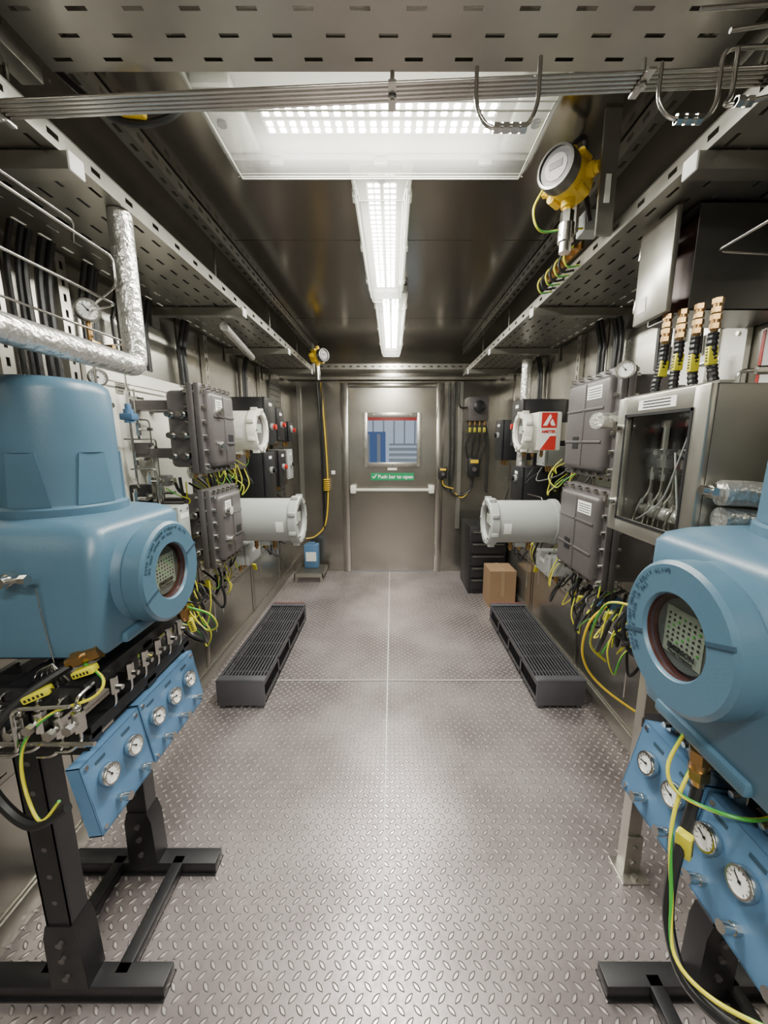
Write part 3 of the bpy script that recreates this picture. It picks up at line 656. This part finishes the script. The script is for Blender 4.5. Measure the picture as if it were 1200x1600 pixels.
def box_obj(name,s,x0,y0,y1,z0,z1,m,label,cat,btns=(),lab=True,glands=3,group=None):
    X=lambda x:s*x
    b=B(); b.box(X(x0+.02),X(XW-.004),y0,y1,z0,z1,bev=.005).box(X(x0),X(x0+.018),y0-.002,y1+.002,z0-.002,z1+.002,bev=.005)
    r=b.done(name,m); meta(r,label,cat,group)
    for y in(y0+.015,y1-.015):
        for z in(z0+.015,z1-.015): B().cyl((X(x0-.002),y,z),(X(x0+.004),y,z),.005,seg=8).done('cover_screw',CHROME,r)
    for (y,z,mm) in btns:
        b=B(); b.cyl((X(x0),y,z),(X(x0-.015),y,z),.024,seg=18,mi=1).cyl((X(x0-.015),y,z),(X(x0-.035),y,z),.017,.019,seg=18); b.done('switch_knob',[mm,GREY],r)
    if lab: B().box(X(x0-.001),X(x0),(y0+y1)/2-.03,(y0+y1)/2+.03,z1-.05,z1-.03).done('label_plate',PAPER,r)
    for i in range(glands): b=B(); gland(b,(X(x0+.06),y0+(y1-y0)*(i+.5)/glands,z0),(0,0,-1),.012,.045); b.done('gland',BRASS,r)
    return r
G='small wall junction boxes'
box_obj('junction_box',1,.84,1.98,2.16,.73,.84,GREY,'small light grey junction box under the grey instrument','junction box',group=G)
box_obj('junction_box',-1,.86,1.52,1.60,1.04,1.19,GREY,'small light grey junction box on the white board','junction box',group=G)
box_obj('junction_box',-1,.80,2.05,2.25,.77,.88,GREY,'small light grey junction box under the cylindrical instrument','junction box',group=G)
box_obj('junction_box',1,.95,2.42,2.55,1.30,1.42,GREY,'small light grey junction box on the steel wall','junction box',group=G)
box_obj('junction_box',-1,.95,2.38,2.52,1.28,1.42,DGREY,'small dark grey junction box on the steel wall','junction box',group=G)
box_obj('switch_box',-1,.84,2.62,2.84,1.43,1.74,BLACK,'black switch enclosure with white label','switch box',[(2.73,1.55,RED)])
box_obj('switch_box',-1,.86,2.62,2.84,1.02,1.38,BLACK,'lower black switch enclosure on the wall','switch box',[(2.73,1.25,BLACK)])
box_obj('switch_box',-1,.88,3.02,3.2,1.46,1.70,BLACK,'black switch enclosure with red rotary knob','switch box',[(3.11,1.58,RED)])
box_obj('switch_box',-1,.88,3.02,3.2,1.10,1.38,BLACK,'black lower switch enclosure with rotary knob','switch box',[(3.11,1.25,RED)])
box_obj('switch_box',-1,.90,3.42,3.58,1.45,1.62,BLACK,'small black isolator with red knob','switch box',[(3.5,1.55,RED)])
box_obj('switch_box',-1,.92,3.42,3.58,1.12,1.38,GREY,'small grey isolator below the black one','switch box',[(3.5,1.25,BLACK)])
box_obj('switch_box',1,.84,2.56,2.78,1.42,1.72,BLACK,'black switch enclosure with red knob on the wall','switch box',[(2.67,1.55,RED)])
box_obj('switch_box',1,.86,2.56,2.78,1.02,1.28,BLACK,'lower black switch enclosure on the wall','switch box',[(2.67,1.2,BLACK)])
box_obj('switch_box',1,.88,3.15,3.35,1.30,1.62,BLACK,'black switch enclosure near the cabinet','switch box',[(3.25,1.5,BLACK)])
for s,y0,y1,z0,z1 in((-1,1.46,2.12,.88,1.74),(1,1.28,1.66,.95,1.82)):
    b=B(); b.box(s*(XW-.022),s*(XW-.004),y0,y1,z0,z1,bev=.001); bd=meta(b.done('mounting_board',BOARD),'white mounting board fixed on the steel wall','board','white mounting boards')
    for y in(y0+.03,y1-.03):
        for z in(z0+.03,z1-.03): B().cyl((s*(XW-.028),y,z),(s*(XW-.022),y,z),.007,seg=8).done('fixing_screw',CHROME,bd)
def valve(p,s):
    p=V(p); b=B(); b.cyl(p+V((0,0,-.025)),p+V((0,0,.025)),.011,seg=6).cyl(p+V((0,0,-.04)),p+V((0,0,.04)),.006,seg=8).cyl(p,p+V((-s*.045,0,0)),.007,seg=10).box(p.x-s*.045,p.x-s*.053,p.y-.02,p.y+.02,p.z-.006,p.z+.006,bev=.002)
    meta(b.done('needle_valve',CHROME),'small steel needle valve on the wall tubing','valve','wall needle valves')
for y,z in((1.58,1.62),(1.62,1.50),(1.58,1.38),(1.66,1.28),(1.56,1.22),(1.74,1.22),(1.60,1.08),(1.64,.98)): valve((-1.05,y,z),-1)
for y,z in((1.34,1.70),(1.40,1.05),(1.34,.98)): valve((1.07,y,z),1)
for y,z,m,h in((1.68,1.42,DGREY,.05),(1.72,1.60,BLACK,.04),(1.63,1.22,BLACK,.10),(1.80,1.27,GREY,.05),(1.58,.98,BLACK,.06)):
    b=B(); b.box(-1.105,-1.04,y-.025,y+.025,z-h/2,z+h/2,bev=.004).cyl((-1.04,y,z),(-1.02,y,z),.014,seg=16,mi=1); meta(b.done('flow_indicator',[m,CHROME]),'small block flow indicator on the white board','indicator')
b=B(); b.box(-1.108,-1.105,1.60,1.68,1.64,1.69); 
for i in range(3): b.box(-1.1045,-1.105,1.61,1.67,1.65+i*.012,1.653+i*.012,mi=1)
meta(b.done('data_plate',[STEEL,BLACK]),'engraved steel data plate on the white board','plate')
# ---------------------------------------------------------------- glazed cabinet
r=thing('sample_cabinet',(.92,1.08,1.17),'stainless cabinet with glazed door full of tubing','cabinet')
b=B(); x0,x1,y0,y1,z0,z1=.735,1.125,.90,1.25,1.17,1.58
b.box(x0,x1,y0,y0+.003,z0,z1).box(x0,x1,y1-.003,y1,z0,z1).box(x0,x1,y0,y1,z0,z0+.003).box(x0,x1,y0,y1,z1-.003,z1).box(x1-.003,x1,y0,y1,z0,z1)
b.box(x0-.004,x0+.03,y0-.004,y1+.004,z1,z1+.006)
b.done('cabinet_body',STEEL,r,smooth=False)
b=B(); X0,X1=.715,.733
b.box(X0,X1,y0-.002,y0+.045,z0,z1,bev=.003).box(X0,X1,y1-.045,y1+.002,z0,z1,bev=.003).box(X0,X1,y0+.04,y1-.04,z0,z0+.045,bev=.003).box(X0,X1,y0+.04,y1-.04,z1-.055,z1,bev=.003)
b.done('cabinet_door',STEEL,r)
b=B()
for q in((y0+.040,y0+.047,z0+.04,z1-.05),(y1-.047,y1-.04,z0+.04,z1-.05),(y0+.04,y1-.04,z0+.04,z0+.048),(y0+.04,y1-.04,z1-.058,z1-.05)): b.box(X0-.002,X0,*q)
b.done('window_gasket',BLACK,r)
B().face([(X0+.01,y0+.04,z0+.04),(X0+.01,y1-.04,z0+.04),(X0+.01,y1-.04,z1-.05),(X0+.01,y0+.04,z1-.05)]).done('door_glass',GLASS,r,smooth=False)
for z in(z0+.09,z1-.09): B().cyl((X0,y1-.022,z),(X0-.018,y1-.022,z),.012,seg=14).box(X0-.022,X0-.016,y1-.028,y1-.016,z-.02,z+.02).done('latch',CHROME,r)
b=B(); b.box(X0-.001,X0,y0+.10,y1-.10,z1-.042,z1-.014)
for i in range(3): b.box(X0-.0015,X0-.001,y0+.12,y1-.12,z1-.037+i*.008,z1-.034+i*.008,mi=1)
b.done('door_label',[PAPER,BLACK],r)
B().box(.86,.865,.905,1.245,1.175,1.575).done('back_plate',INNER,r)
B().box(.736,.86,1.244,1.247,1.175,1.575).done('side_plate',INNER,r); B().box(.736,.86,.9035,.906,1.175,1.575).done('side_plate',INNER,r)
for i in range(6):
    b=B(); y=.945+i*.048; b.cyl((.80,y,1.40),(.80,y,1.49),.014,seg=14).cyl((.80,y,1.375),(.80,y,1.40),.019,seg=6).cyl((.80,y,1.49),(.80,y,1.51),.020,seg=6).cyl((.785,y,1.42),(.77,y,1.42),.009,seg=8)
    b.done('flow_tube',BLACK if i%2 else CHROME,r)
    b=B(); b.tube([(.80,y,1.38),(.80,y,1.30),(.775,y+.015,1.25),(.77,y+.03,1.19)],.0035,False).cyl((.80,y,1.335),(.80,y,1.355),.009,seg=6).cyl((.78,y+.012,1.262),(.785,y+.01,1.275),.008,seg=6); b.done('inner_tube',CHROME,r)
    b=B(); b.tube([(.83,y,1.52),(.83,y+.02,1.545),(.83,y+.05,1.545)],.003,False); b.done('inner_tube',CHROME,r)
    b=B(); b.tube([(.82,y+.025,1.19),(.82,y+.025,1.36),(.82,y+.05,1.36)],.003,False).cyl((.82,y+.025,1.26),(.82,y+.025,1.29),.009,seg=6); b.done('inner_tube',CHROME,r)
b=B(); b.tube([(.815,.92,1.235),(.815,1.23,1.235)],.020,False,12); b.done('lagged_pipe',FOIL,r)
for pts,rr in(([(.765,.95,1.19),(.755,.99,1.24),(.76,1.03,1.36),(.765,1.05,1.42)],.0024),([(.765,1.0,1.5),(.755,1.02,1.40),(.76,1.07,1.29),(.765,1.15,1.23),(.77,1.19,1.21)],.0022)):
    b=B(); b.tube(pts,rr); b.done('inner_hose',GREY,r)
b=B(); b.tube([(.80,.93,1.58),(.80,.93,1.61),(.88,.91,1.61),(.90,.91,1.64),(.98,.90,1.64)],.005,False,8).cyl((.83,.92,1.61),(.86,.914,1.61),.010,seg=6); b.done('vent_tube',CHROME,r)
def foil(pts,r,label,bend=1.3):
    b=B(); b.tube(pts,r,False,16,bend=bend); return meta(b.done('insulated_pipe',FOIL),label,'pipe','foil wrapped pipes')
foil([(.745,.866,1.335),(.80,.858,1.335),(.90,.85,1.32),(1.08,.83,1.31)],.029,'foil wrapped pipe leaving the stainless cabinet')
foil([(.752,.868,1.275),(.86,.86,1.268),(1.08,.84,1.255)],.027,'second foil wrapped pipe leaving the stainless cabinet')
b=B(); b.cyl((.722,.870,1.34),(.75,.866,1.336),.017,seg=6).cyl((.705,.872,1.342),(.725,.870,1.34),.011,seg=12); meta(b.done('pipe_fitting',CHROME),'steel fitting where foil pipe enters the cabinet','fitting')
foil([(.70,1.35,1.52),(.80,1.40,1.52),(.86,1.44,1.50)],.028,'short foil wrapped pipe end beside the grey enclosure')
# upper cabinet with open door
r=thing('wall_cabinet',(.97,1.2,1.80),'dark steel wall cabinet with its door ajar','cabinet')
b=B(); b.box(.80,1.125,1.12,1.123,1.80,2.06).box(.80,1.125,1.287,1.29,1.80,2.06).box(.80,1.125,1.12,1.29,1.80,1.803).box(.80,1.125,1.12,1.29,2.057,2.06).box(1.12,1.125,1.12,1.29,1.80,2.06)
b.done('cabinet_body',STEELD,r,smooth=False)
M=Matrix.Translation((.758,1.285,0))@Matrix.Rotation(rad(-2),4,'Z'); b=B(); b.box(-.008,.008,-.155,0,1.80,2.06,bev=.003,M=M).box(-.0095,-.008,-.06,-.02,1.83,1.87,M=M,mi=1)
b.done('cabinet_door',[STEEL,PAPER],r)
B().box(.83,.835,1.13,1.28,1.81,2.05).done('mounting_plate',BROWN,r)
for z in(1.86,2.01): B().box(.75,.80,1.28,1.292,z-.02,z+.02,bev=.002).done('hinge',CHROME,r)
for i in range(4):
    y=1.16-.042*i; x=.775+.012*i
    b=B(); gland(b,(x,y,1.80),(0,0,-1),.0125,.042); gland(b,(x,y,1.762),(0,0,-1),.013,.042); meta(b.done('cable_gland',BRASS),'brass double cable gland under the dark wall cabinet','gland','brass cable glands')
    cable([(x,y,1.72),(x,y,1.68),(x+.008*(i-1),y+.005,1.62),(x+.012*(i-1),y,1.585)],.013,'conduit','black corrugated conduit dropping from brass gland')
    tagbox((x,y-.002,1.655+.01*(i%2)),(.04*(i-1.5),0,-1),.045,.015)
r=B().box(XW-.008,XW-.004,1.10,1.24,1.60,1.78).done('wall_notice',PAPER); meta(r,'white printed notice on the wall behind the cables','notice')
B().box(XW-.010,XW-.008,1.230,1.24,1.60,1.78).done('notice_band',RED,r)
for i in range(6): B().box(XW-.0095,XW-.008,1.115,1.195,1.62+i*.02,1.624+i*.02).done('notice_line',BLACK,r)
# ---------------------------------------------------------------- yellow gas detectors
def detector(x,y,z,k,s,label):
    r=thing('gas_detector_head',(x,y,z-.15*k),label,'gas detector','yellow gas detector heads')
    n=V((-.75*s,-.66,0)).normalized(); c=V((x,y,z)); up=V((0,0,1)); u=n.cross(up)
    b=B(); b.lathe([(.03*k,.075*k),(.045*k,.07*k),(.056*k,.04*k),(.056*k,-.03*k),(.05*k,-.05*k),(.03*k,-.06*k)],c,n,28)
    for d in(up,-up,u,-u): b.cyl(c+d*.03*k,c+d*.074*k,.022*k,.02*k,seg=16).cyl(c+d*.074*k,c+d*.086*k,.015*k,seg=8)
    for i in range(4):
        a=i*math.pi/2+.78; p=c+u*.062*k*math.cos(a)+up*.062*k*math.sin(a); b.cyl(p-n*.02*k,p+n*.03*k,.012*k,seg=10)
    b.done('detector_body',YEL,r)
    b=B(); b.lathe([(.047*k,.088*k),(.049*k,.096*k),(.055*k,.095*k),(.058*k,.088*k),(.058*k,.055*k),(.05*k,.05*k)],c,n,30,cap=False); b.done('window_ring',STEELD,r)
    b=B(); b.cyl(c+n*.080*k,c+n*.089*k,.049*k,seg=28); b.cyl(c+n*.089*k,c+n*.0905*k,.034*k,seg=20,mi=1)
    F=frame(c+n*.0907*k,up.cross(n),up); b.box(-.02*k,.02*k,-.004*k,.014*k,0,.001,mi=0,M=F); b.done('display_face',[BLACK,DGREY],r)
    b=B(); b.cyl(c+V((0,0,-.085*k)),c+V((0,0,-.12*k)),.02*k,seg=6).cyl(c+V((0,0,-.12*k)),c+V((0,0,-.17*k)),.024*k,seg=20).cyl(c+V((0,0,-.17*k)),c+V((0,0,-.2*k)),.018*k,seg=20); b.done('sensor_head',CHROME,r)
    b=B(); b.box(c.x+.045*k*s,c.x+.055*k*s,c.y+.04*k,c.y+.10*k,c.z-.12*k,c.z+.12*k).box(c.x+.0*s,c.x+.05*k*s,c.y+.05*k,c.y+.06*k,c.z-.04*k,c.z+.04*k); b.done('mounting_plate',STEEL,r)
    return r
detector(.515,1.27,2.195,.95,1,'yellow gas detector head with round display near the tray')
detector(-.60,3.25,2.12,.9,-1,'small yellow gas detector hanging by the far tray')
b=B(); b.box(.57,.615,1.20,1.208,2.02,2.325); b.box(.585,.60,1.199,1.2,2.10,2.17,mi=1); meta(b.done('mounting_strip',[STEEL,PAPER]),'vertical steel strip carrying the yellow detector','bracket')
cable([(.445,1.27,2.18),(.415,1.27,2.12),(.44,1.28,2.07),(.51,1.3,2.08),(.59,1.33,2.10)],.0033,'earth'); cable([(.51,1.27,2.28),(.55,1.27,2.30),(.57,1.3,2.22),(.61,1.33,2.12)],.007,'black')
meta(B().box(.60,.66,1.34,1.40,2.10,2.16,bev=.004).done('junction_box',GREY),'small grey box on the tray edge under the detector','junction box',G)
r=B().box(.665,.675,1.50,1.80,2.12,2.145).done('earth_bar',BRASS); meta(r,'copper earth bar with bolts and green yellow wires on tray','earth bar')
for i in range(7):
    y=1.52+i*.042; B().cyl((.665,y,2.132),(.645,y,2.132),.010,seg=6).done('terminal_bolt',BRASS,r)
    cable([(.648,y,2.135),(.625,y,2.125),(.62,y+.01,2.10),(.64,y+.015,2.075),(.69,y+.02,2.085)],.0045 if i%2 else .0035,'black' if i%2 else 'earth')
# ---------------------------------------------------------------- foil pipes, gauges
foil([(-.75,.15,1.665),(-.75,1.185,1.665),(-.75,1.185,2.068)],.030,'foil wrapped pipe running along and then up to the tray',1.05)
foil([(-.82,2.0,2.0),(-.9,2.6,1.98)],.02,'foil wrapped pipe under the cable tray')
foil([(.96,2.88,2.02),(.96,2.88,1.0)],.035,'vertical foil wrapped pipe beside the black enclosure')
foil([(-1.03,.60,1.185),(-.97,.72,1.18)],.032,'short foil wrapped stub beside the blue analyzer')
gauge((-.93,1.26,1.84),(.7,-.7,0),(0,0,1),.034,None,'pressure_gauge','round steel pressure gauge above the foil pipe','gauge')
gauge((-.94,1.28,1.65),(.7,-.7,0),(0,0,1),.027,None,'pressure_gauge','round steel pressure gauge beside the white board','gauge')
gauge((.80,1.38,1.69),(-.6,-.8,0),(0,0,1),.03,None,'pressure_gauge','round steel pressure gauge above the grey enclosure','gauge')
b=B(); b.cyl((-.93,1.26,1.81),(-.93,1.26,1.75),.008,seg=10).box(-.95,-.91,1.24,1.28,1.72,1.755,bev=.003).cyl((-.95,1.26,1.735),(-.86,1.26,1.735),.009,seg=8).cyl((-.90,1.26,1.735),(-.90,1.22,1.735),.007,seg=8); meta(b.done('gauge_valve',BRASS),'brass valve block under the pressure gauge','valve')
b=B(); b.cyl((-.94,1.28,1.625),(-.94,1.28,1.58),.007,seg=10).box(-.955,-.925,1.265,1.295,1.55,1.58,bev=.003).cyl((-.955,1.28,1.565),(-.90,1.28,1.565),.008,seg=8); meta(b.done('gauge_valve',CHROME),'steel valve block under the small gauge','valve')
cable([(-.93,1.26,1.72),(-.93,1.26,1.6),(-1.05,1.3,1.55),(-1.08,1.35,1.3)],.004,'tube')
b=B(); b.cyl((-1.0,1.50,1.52),(-1.0,1.50,1.57),.018,seg=18).cyl((-1.0,1.50,1.57),(-1.0,1.50,1.59),.011,seg=12).box(-1.025,-.975,1.48,1.52,1.53,1.555,bev=.004); meta(b.done('pressure_regulator',PBLUE),'small blue pressure regulator on the white board','regulator')
for s in(-1,1):
    for i,(y,z0,z1) in enumerate(((.5,1.25,2.06),(.80,1.3,2.06),(1.40,1.2,2.06),(2.4,.5,2.06),(3.35,.5,2.06))+(((1.16,1.2,2.06),) if s<0 else ())):
        b=B(); x=XW-.03; b.plate((s*x,y-.021,z0),(0,0,1),(0,1,0),z1-z0,.042,.05,.025,.042,.012); b.box(s*x,s*(XW-.005),y-.021,y-.019,z0,z1).box(s*x,s*(XW-.005),y+.019,y+.021,z0,z1)
        meta(b.done('wall_strut',STEEL,smooth=False),'vertical slotted steel strut on the wall','strut','wall struts')
LC=((1.05,1.3,2.06,3),(2.1,1.74,2.06,3),(2.95,.9,2.06,3),(.9,1.35,2.06,2),(.68,1.3,2.06,3))
for s in(-1,1):
    for (y,z0,z1,n) in LC+(((1.20,1.3,2.06,3),(1.30,1.4,2.06,2),(1.46,1.76,2.06,3),(1.62,1.76,2.06,2),(1.78,1.76,2.06,3)) if s<0 else ((1.45,1.76,2.06,2),(1.62,1.74,2.06,3),(1.95,1.5,2.06,3))):
        for i in range(n):
            yy=y+i*.026; x=XW-.035-.006*(i%2); cable([(s*(x-.03),yy,z1),(s*x,yy,z1-.12),(s*x,yy+random.uniform(-.01,.01),(z0+z1)/2),(s*x,yy,z0)],random.choice((.007,.009,.011)),'black','black cable running down the wall from the tray')
T=[[(-1.1,.55,1.93),(-.74,.55,1.93),(-.74,1.12,1.93),(-.74,1.12,1.86),(-.95,1.3,1.86)],
[(-1.1,.45,1.98),(-.78,.45,1.98),(-.78,1.05,1.98),(-.86,1.15,1.98)],
[(-1.0,.6,1.84),(-.80,.75,1.84),(-.80,1.2,1.84),(-1.0,1.3,1.84)],
[(-1.08,.7,1.78),(-.9,.9,1.78),(-.9,1.4,1.78),(-1.08,1.45,1.78)],
[(-1.05,1.58,1.72),(-1.05,1.58,1.26),(-1.05,1.64,1.26),(-1.05,1.64,.80)],
[(-1.05,1.62,1.66),(-1.05,1.62,1.54),(-1.05,1.70,1.54),(-1.05,1.70,1.10),(-1.0,1.74,.95)],
[(-1.06,1.54,1.46),(-1.06,1.75,1.46),(-1.06,1.75,1.20)],
[(-1.06,1.56,1.34),(-.98,1.60,1.34),(-.98,1.60,.92),(-.92,1.66,.86)],
[(-1.06,1.66,1.30),(-1.0,1.66,1.30),(-1.0,1.66,1.12),(-1.0,1.78,1.12)],
[(-1.05,1.50,1.14),(-1.05,1.60,1.14),(-1.05,1.60,.9)],
[(-1.08,1.50,1.68),(-1.08,1.95,1.68)],
[(-1.0,1.50,1.52),(-1.0,1.50,1.30),(-1.05,1.56,1.30)],
[(1.05,1.30,1.15),(.95,1.30,1.15),(.95,1.30,.85),(.95,1.55,.85)],
[(1.05,1.36,1.1),(1.0,1.36,1.1),(1.0,1.36,.7),(1.0,1.8,.7)],
[(.68,1.0,.93),(.68,1.0,.90),(.76,1.0,.90),(.76,1.1,.90)],
[(.66,.96,.95),(.74,.96,.95),(.74,1.08,.95),(.9,1.08,.95)],
[(1.1,.6,1.9),(.78,.6,1.9),(.78,1.02,1.9),(1.05,1.05,1.9)]]
for t in T: cable(t,.0034,'tube')
for s in(-1,1):
    for i in range(20):
        y=random.uniform(1.30,2.9); x=random.uniform(.90,1.08); z=random.uniform(.42,.75); z1=z+random.uniform(.2,.45)
        cable([(s*x,y,z),(s*x,y,z1),(s*(x-.03),y+random.uniform(.1,.25),z1)],.0034,'tube')
def spag(s,y0,y1,z0,z1,x0,x1,n,kinds):
    for i in range(n):
        y=random.uniform(y0,y1); z=random.uniform((z0+z1)/2,z1); x=random.uniform(x0,x1)
        dy=random.uniform(-.12,.16); dip=random.uniform(.07,.20); k=random.choice(kinds)
        pts=[(s*x,y,z),(s*(x-random.uniform(0,.04)),y+dy*.15,z-dip*.55),(s*(x-random.uniform(-.02,.04)),y+dy*.5,max(z0,z-dip)),(s*(x+random.uniform(0,.05)),y+dy*.85,max(z0+.02,z-dip*.6)),(s*min(1.11,x+.08),y+dy,max(z0+.05,z-dip*.2))]
        cable(pts,.0030 if k!='black' else random.choice((.005,.007)),k)
E='earth';K='black'
spag(-1,1.45,2.05,.62,.92,.84,.98,20,(E,K,K)); spag(-1,1.2,1.6,.6,.95,.74,.95,18,(E,E,K)); spag(-1,2.0,3.0,.55,.95,.86,1.0,20,(E,K,K)); spag(-1,1.98,2.3,1.15,1.40,.84,.98,10,(E,E,K)); spag(-1,1.65,1.9,1.20,1.34,.84,.95,5,(E,K)); spag(-1,2.6,3.5,.8,1.12,.94,1.02,6,(K,K,'yellow'))
spag(1,1.3,1.9,.55,.90,.82,.98,22,(E,K,K)); spag(1,1.15,1.45,.6,.95,.74,.9,14,(E,K,K)); spag(1,1.9,2.9,.55,.95,.86,1.0,20,(E,K,K)); spag(1,1.98,2.35,1.15,1.40,.84,.98,10,(E,E,K)); spag(1,2.6,3.4,.8,1.10,.94,1.02,5,(K,'yellow'))
cable([(.70,1.18,.92),(.66,1.20,.85),(.66,1.22,.72),(.72,1.2,.62),(.85,1.1,.55),(1.0,.95,.52)],.004,'yellow'); cable([(.70,1.05,.98),(.66,1.12,.95),(.67,1.2,.78),(.76,1.25,.68)],.004,'earth')
for s,pp in((-1,((.90,1.5,.80),(.88,1.75,.78),(.86,2.3,.68),(.92,2.6,.75))),(1,((.84,1.4,.78),(.88,1.7,.72),(.86,2.2,.7)))):
    for p in pp: tagbox((s*p[0],p[1],p[2]),(0,.5,-1),.045,.014)
for s in(-1,1):
    b=B(); b.plate((s*(XW-.03),.3,.50),(0,1,0),(0,0,1),3.0,.14,.06,.028,.045,.010); b.box(s*(XW-.03),s*(XW-.004),.3,3.3,.64,.642).box(s*(XW-.03),s*(XW-.004),.3,3.3,.50,.502)
    meta(b.done('wall_tray',STEEL,smooth=False),'low slotted steel tray running along the wall','cable tray','low wall trays')
b=B(); b.plate((-XW+.02,3.62,.7),(0,1,0),(0,0,1),.34,1.3,.05,.02,.05,.012); b.box(-XW+.004,-XW+.02,3.62,3.625,.7,2.0).box(-XW+.004,-XW+.02,3.955,3.96,.7,2.0); meta(b.done('perforated_screen',STEELD,smooth=False),'tall perforated steel panel on the wall by the door','panel')
# ---------------------------------------------------------------- end wall details
r=B().box(.78,.99,4.06,YE-.002,1.66,1.90,bev=.008).done('junction_box',DGREY); meta(r,'grey junction box with round sounder beside the door','junction box')
b=B(); b.lathe([(.05,0),(.06,.02),(.06,.05),(.045,.06),(.02,.062)],(.885,4.06,1.80),(0,-1,0),24); b.done('sounder',BLACK,r)
for i in range(4):
    x=.81+i*.05; b=B(); gland(b,(x,4.10,1.66),(0,0,-1),.013,.05); b.done('gland',BRASS,r)
    tagbox((x,4.10,1.57),(0,.0,-1),.05,.016); cable([(x,4.10,1.61),(x,4.10,1.5),(x+.02*(i-1.5),4.12,1.42),(.80+.05*i,4.14,1.3),(.87+.02*i,4.14,1.2)],.008,'black')
def sbox(x,z,w,h):
    r=B().box(x-w/2,x+w/2,4.10,YE-.002,z-h/2,z+h/2,bev=.005).done('call_point',BLACK); meta(r,'small black switch with yellow label on the end wall','switch','end wall switches')
    B().box(x-w*.35,x+w*.35,4.097,4.10,z+h*.22,z+h*.4).done('yellow_label',YEL,r); B().cyl((x,4.10,z-h*.1),(x,4.08,z-h*.1),w*.2,seg=16).done('push_button',DGREY,r)
sbox(.87,1.18,.12,.2); sbox(.54,1.12,.09,.12)
cable([(.60,4.14,2.05),(.60,4.15,1.9),(.62,4.15,1.4),(.62,4.15,1.0),(.66,4.14,.88),(.76,4.14,.88),(.85,4.14,.94),(.87,4.14,1.07)],.009,'black'); cable([(.65,4.14,2.05),(.65,4.15,1.9),(.66,4.15,1.2),(.62,4.14,.95),(.56,4.14,.96),(.54,4.14,1.05)],.009,'black')
cable([(.68,4.14,.90),(.76,4.14,.85),(.86,4.14,.95)],.005,'yellow'); cable([(.54,4.13,1.04),(.56,4.13,.98),(.66,4.13,.95)],.005,'yellow')
cable([(.98,4.14,1.62),(1.02,4.14,1.4),(1.02,4.14,.9)],.009,'black'); cable([(.78,4.13,1.8),(.70,4.14,1.82),(.69,4.14,2.05)],.008,'black')
cable([(-.74,4.14,2.05),(-.72,4.14,1.7),(-.70,4.14,1.2),(-.70,4.14,.85),(-.74,4.14,.55),(-.85,4.13,.42),(-.95,4.1,.40)],.0075,'yellow','yellow cable running down beside the door frame'); cable([(-.78,4.14,2.05),(-.76,4.14,1.6),(-.75,4.14,.5)],.009,'black'); cable([(-.72,4.12,2.05),(-.735,4.12,1.6),(-.73,4.12,.7)],.007,'black')
b=B()
for i in range(6): b.lathe([(.030,0),(.036,.006),(.030,.012)],(-.71,4.13,.93+i*.022),(0,0,1),16)
meta(b.done('cable_coil',YEL),'coiled yellow cable slack beside the door','cable')
b=B().box(-.66,-.62,4.165,YE-.002,1.10,1.14,bev=.002); meta(b.done('wall_tag',PAPER),'tiny white tag on the end wall','tag')
for x in(-.98,.72): 
    b=B(); b.box(x-.02,x+.02,YE-.025,YE-.002,.5,2.06); meta(b.done('wall_strut',STEEL),'vertical steel strut on the end wall','strut','wall struts')
r=thing('step_grating',(-.87,3.95,0),'low aluminium grating step beside the end wall','step')
b=B(); b.box(-1.02,-.72,3.80,3.81,.06,.10).box(-1.02,-.72,4.10,4.11,.06,.10).box(-1.02,-1.01,3.8,4.11,.06,.10).box(-.73,-.72,3.8,4.11,.06,.10)
for i in range(12): b.box(-1.01,-.73,3.82+i*.024,3.828+i*.024,.07,.10)
b.done('tread',STEEL,r,smooth=False)
for x in(-1.0,-.74):
    for y in(3.82,4.09): B().box(x-.012,x+.012,y-.012,y+.012,0,.06).done('leg',STEEL,r)
r=B().box(-.95,-.80,3.98,4.08,.10,.36,bev=.008).box(-.91,-.84,4.0,4.06,.36,.375).done('storage_case',PBLUE); meta(r,'small blue plastic case standing on the step','case')
B().box(-.93,-.82,3.975,3.98,.18,.28).done('case_label',PAPER,r)
r=thing('drawer_cabinet',(.89,3.72,0),'black steel drawer cabinet beside the cardboard box','cabinet')
B().box(.73,1.08,3.52,3.95,.0,.66,bev=.004).done('cabinet_body',BLACK,r)
for i in range(5):
    z=.05+i*.118; dd=B().box(.745,1.065,3.500,3.52,z,z+.106,bev=.004).done('drawer',BLACK,r); B().box(.76,1.05,3.49,3.502,z+.085,z+.096,bev=.003).done('handle',STEELD,dd)
r=B().box(.855,1.085,3.20,3.44,0,.335).done('cardboard_box',CARD,smooth=False); meta(r,'brown cardboard box standing by the black drawer cabinet','box')
B().box(.955,.985,3.198,3.20,.10,.337).box(.955,.985,3.198,3.44,.335,.337).done('packing_tape',TAPE,r)
b=B(); b.box(.90,.97,1.50,1.60,.76,.80,bev=.004).cyl((.90,1.52,.78),(.86,1.52,.78),.012,seg=10); meta(b.done('solenoid_valve',PBLUE),'small blue solenoid valve among the cables','valve')
for s in(-1,1):
    for i in range(5): valve((s*1.05,1.36+i*.12,.62+.05*(i%2)),s)
# ---------------------------------------------------------------- world, camera
w=D.worlds.new('world'); bpy.context.scene.world=w; w.use_nodes=True; w.node_tree.nodes['Background'].inputs[0].default_value=(.7,.8,1,1); w.node_tree.nodes['Background'].inputs[1].default_value=.4
c=D.cameras.new('camera'); c.sensor_fit='VERTICAL'; c.sensor_height=24; c.lens=9; c.shift_x=-13/1600; c.clip_start=.02
co=D.objects.new('camera',c); col.objects.link(co); co.location=(0,0,1.45); co.rotation_euler=(rad(90-10.4),0,0); bpy.context.scene.camera=co
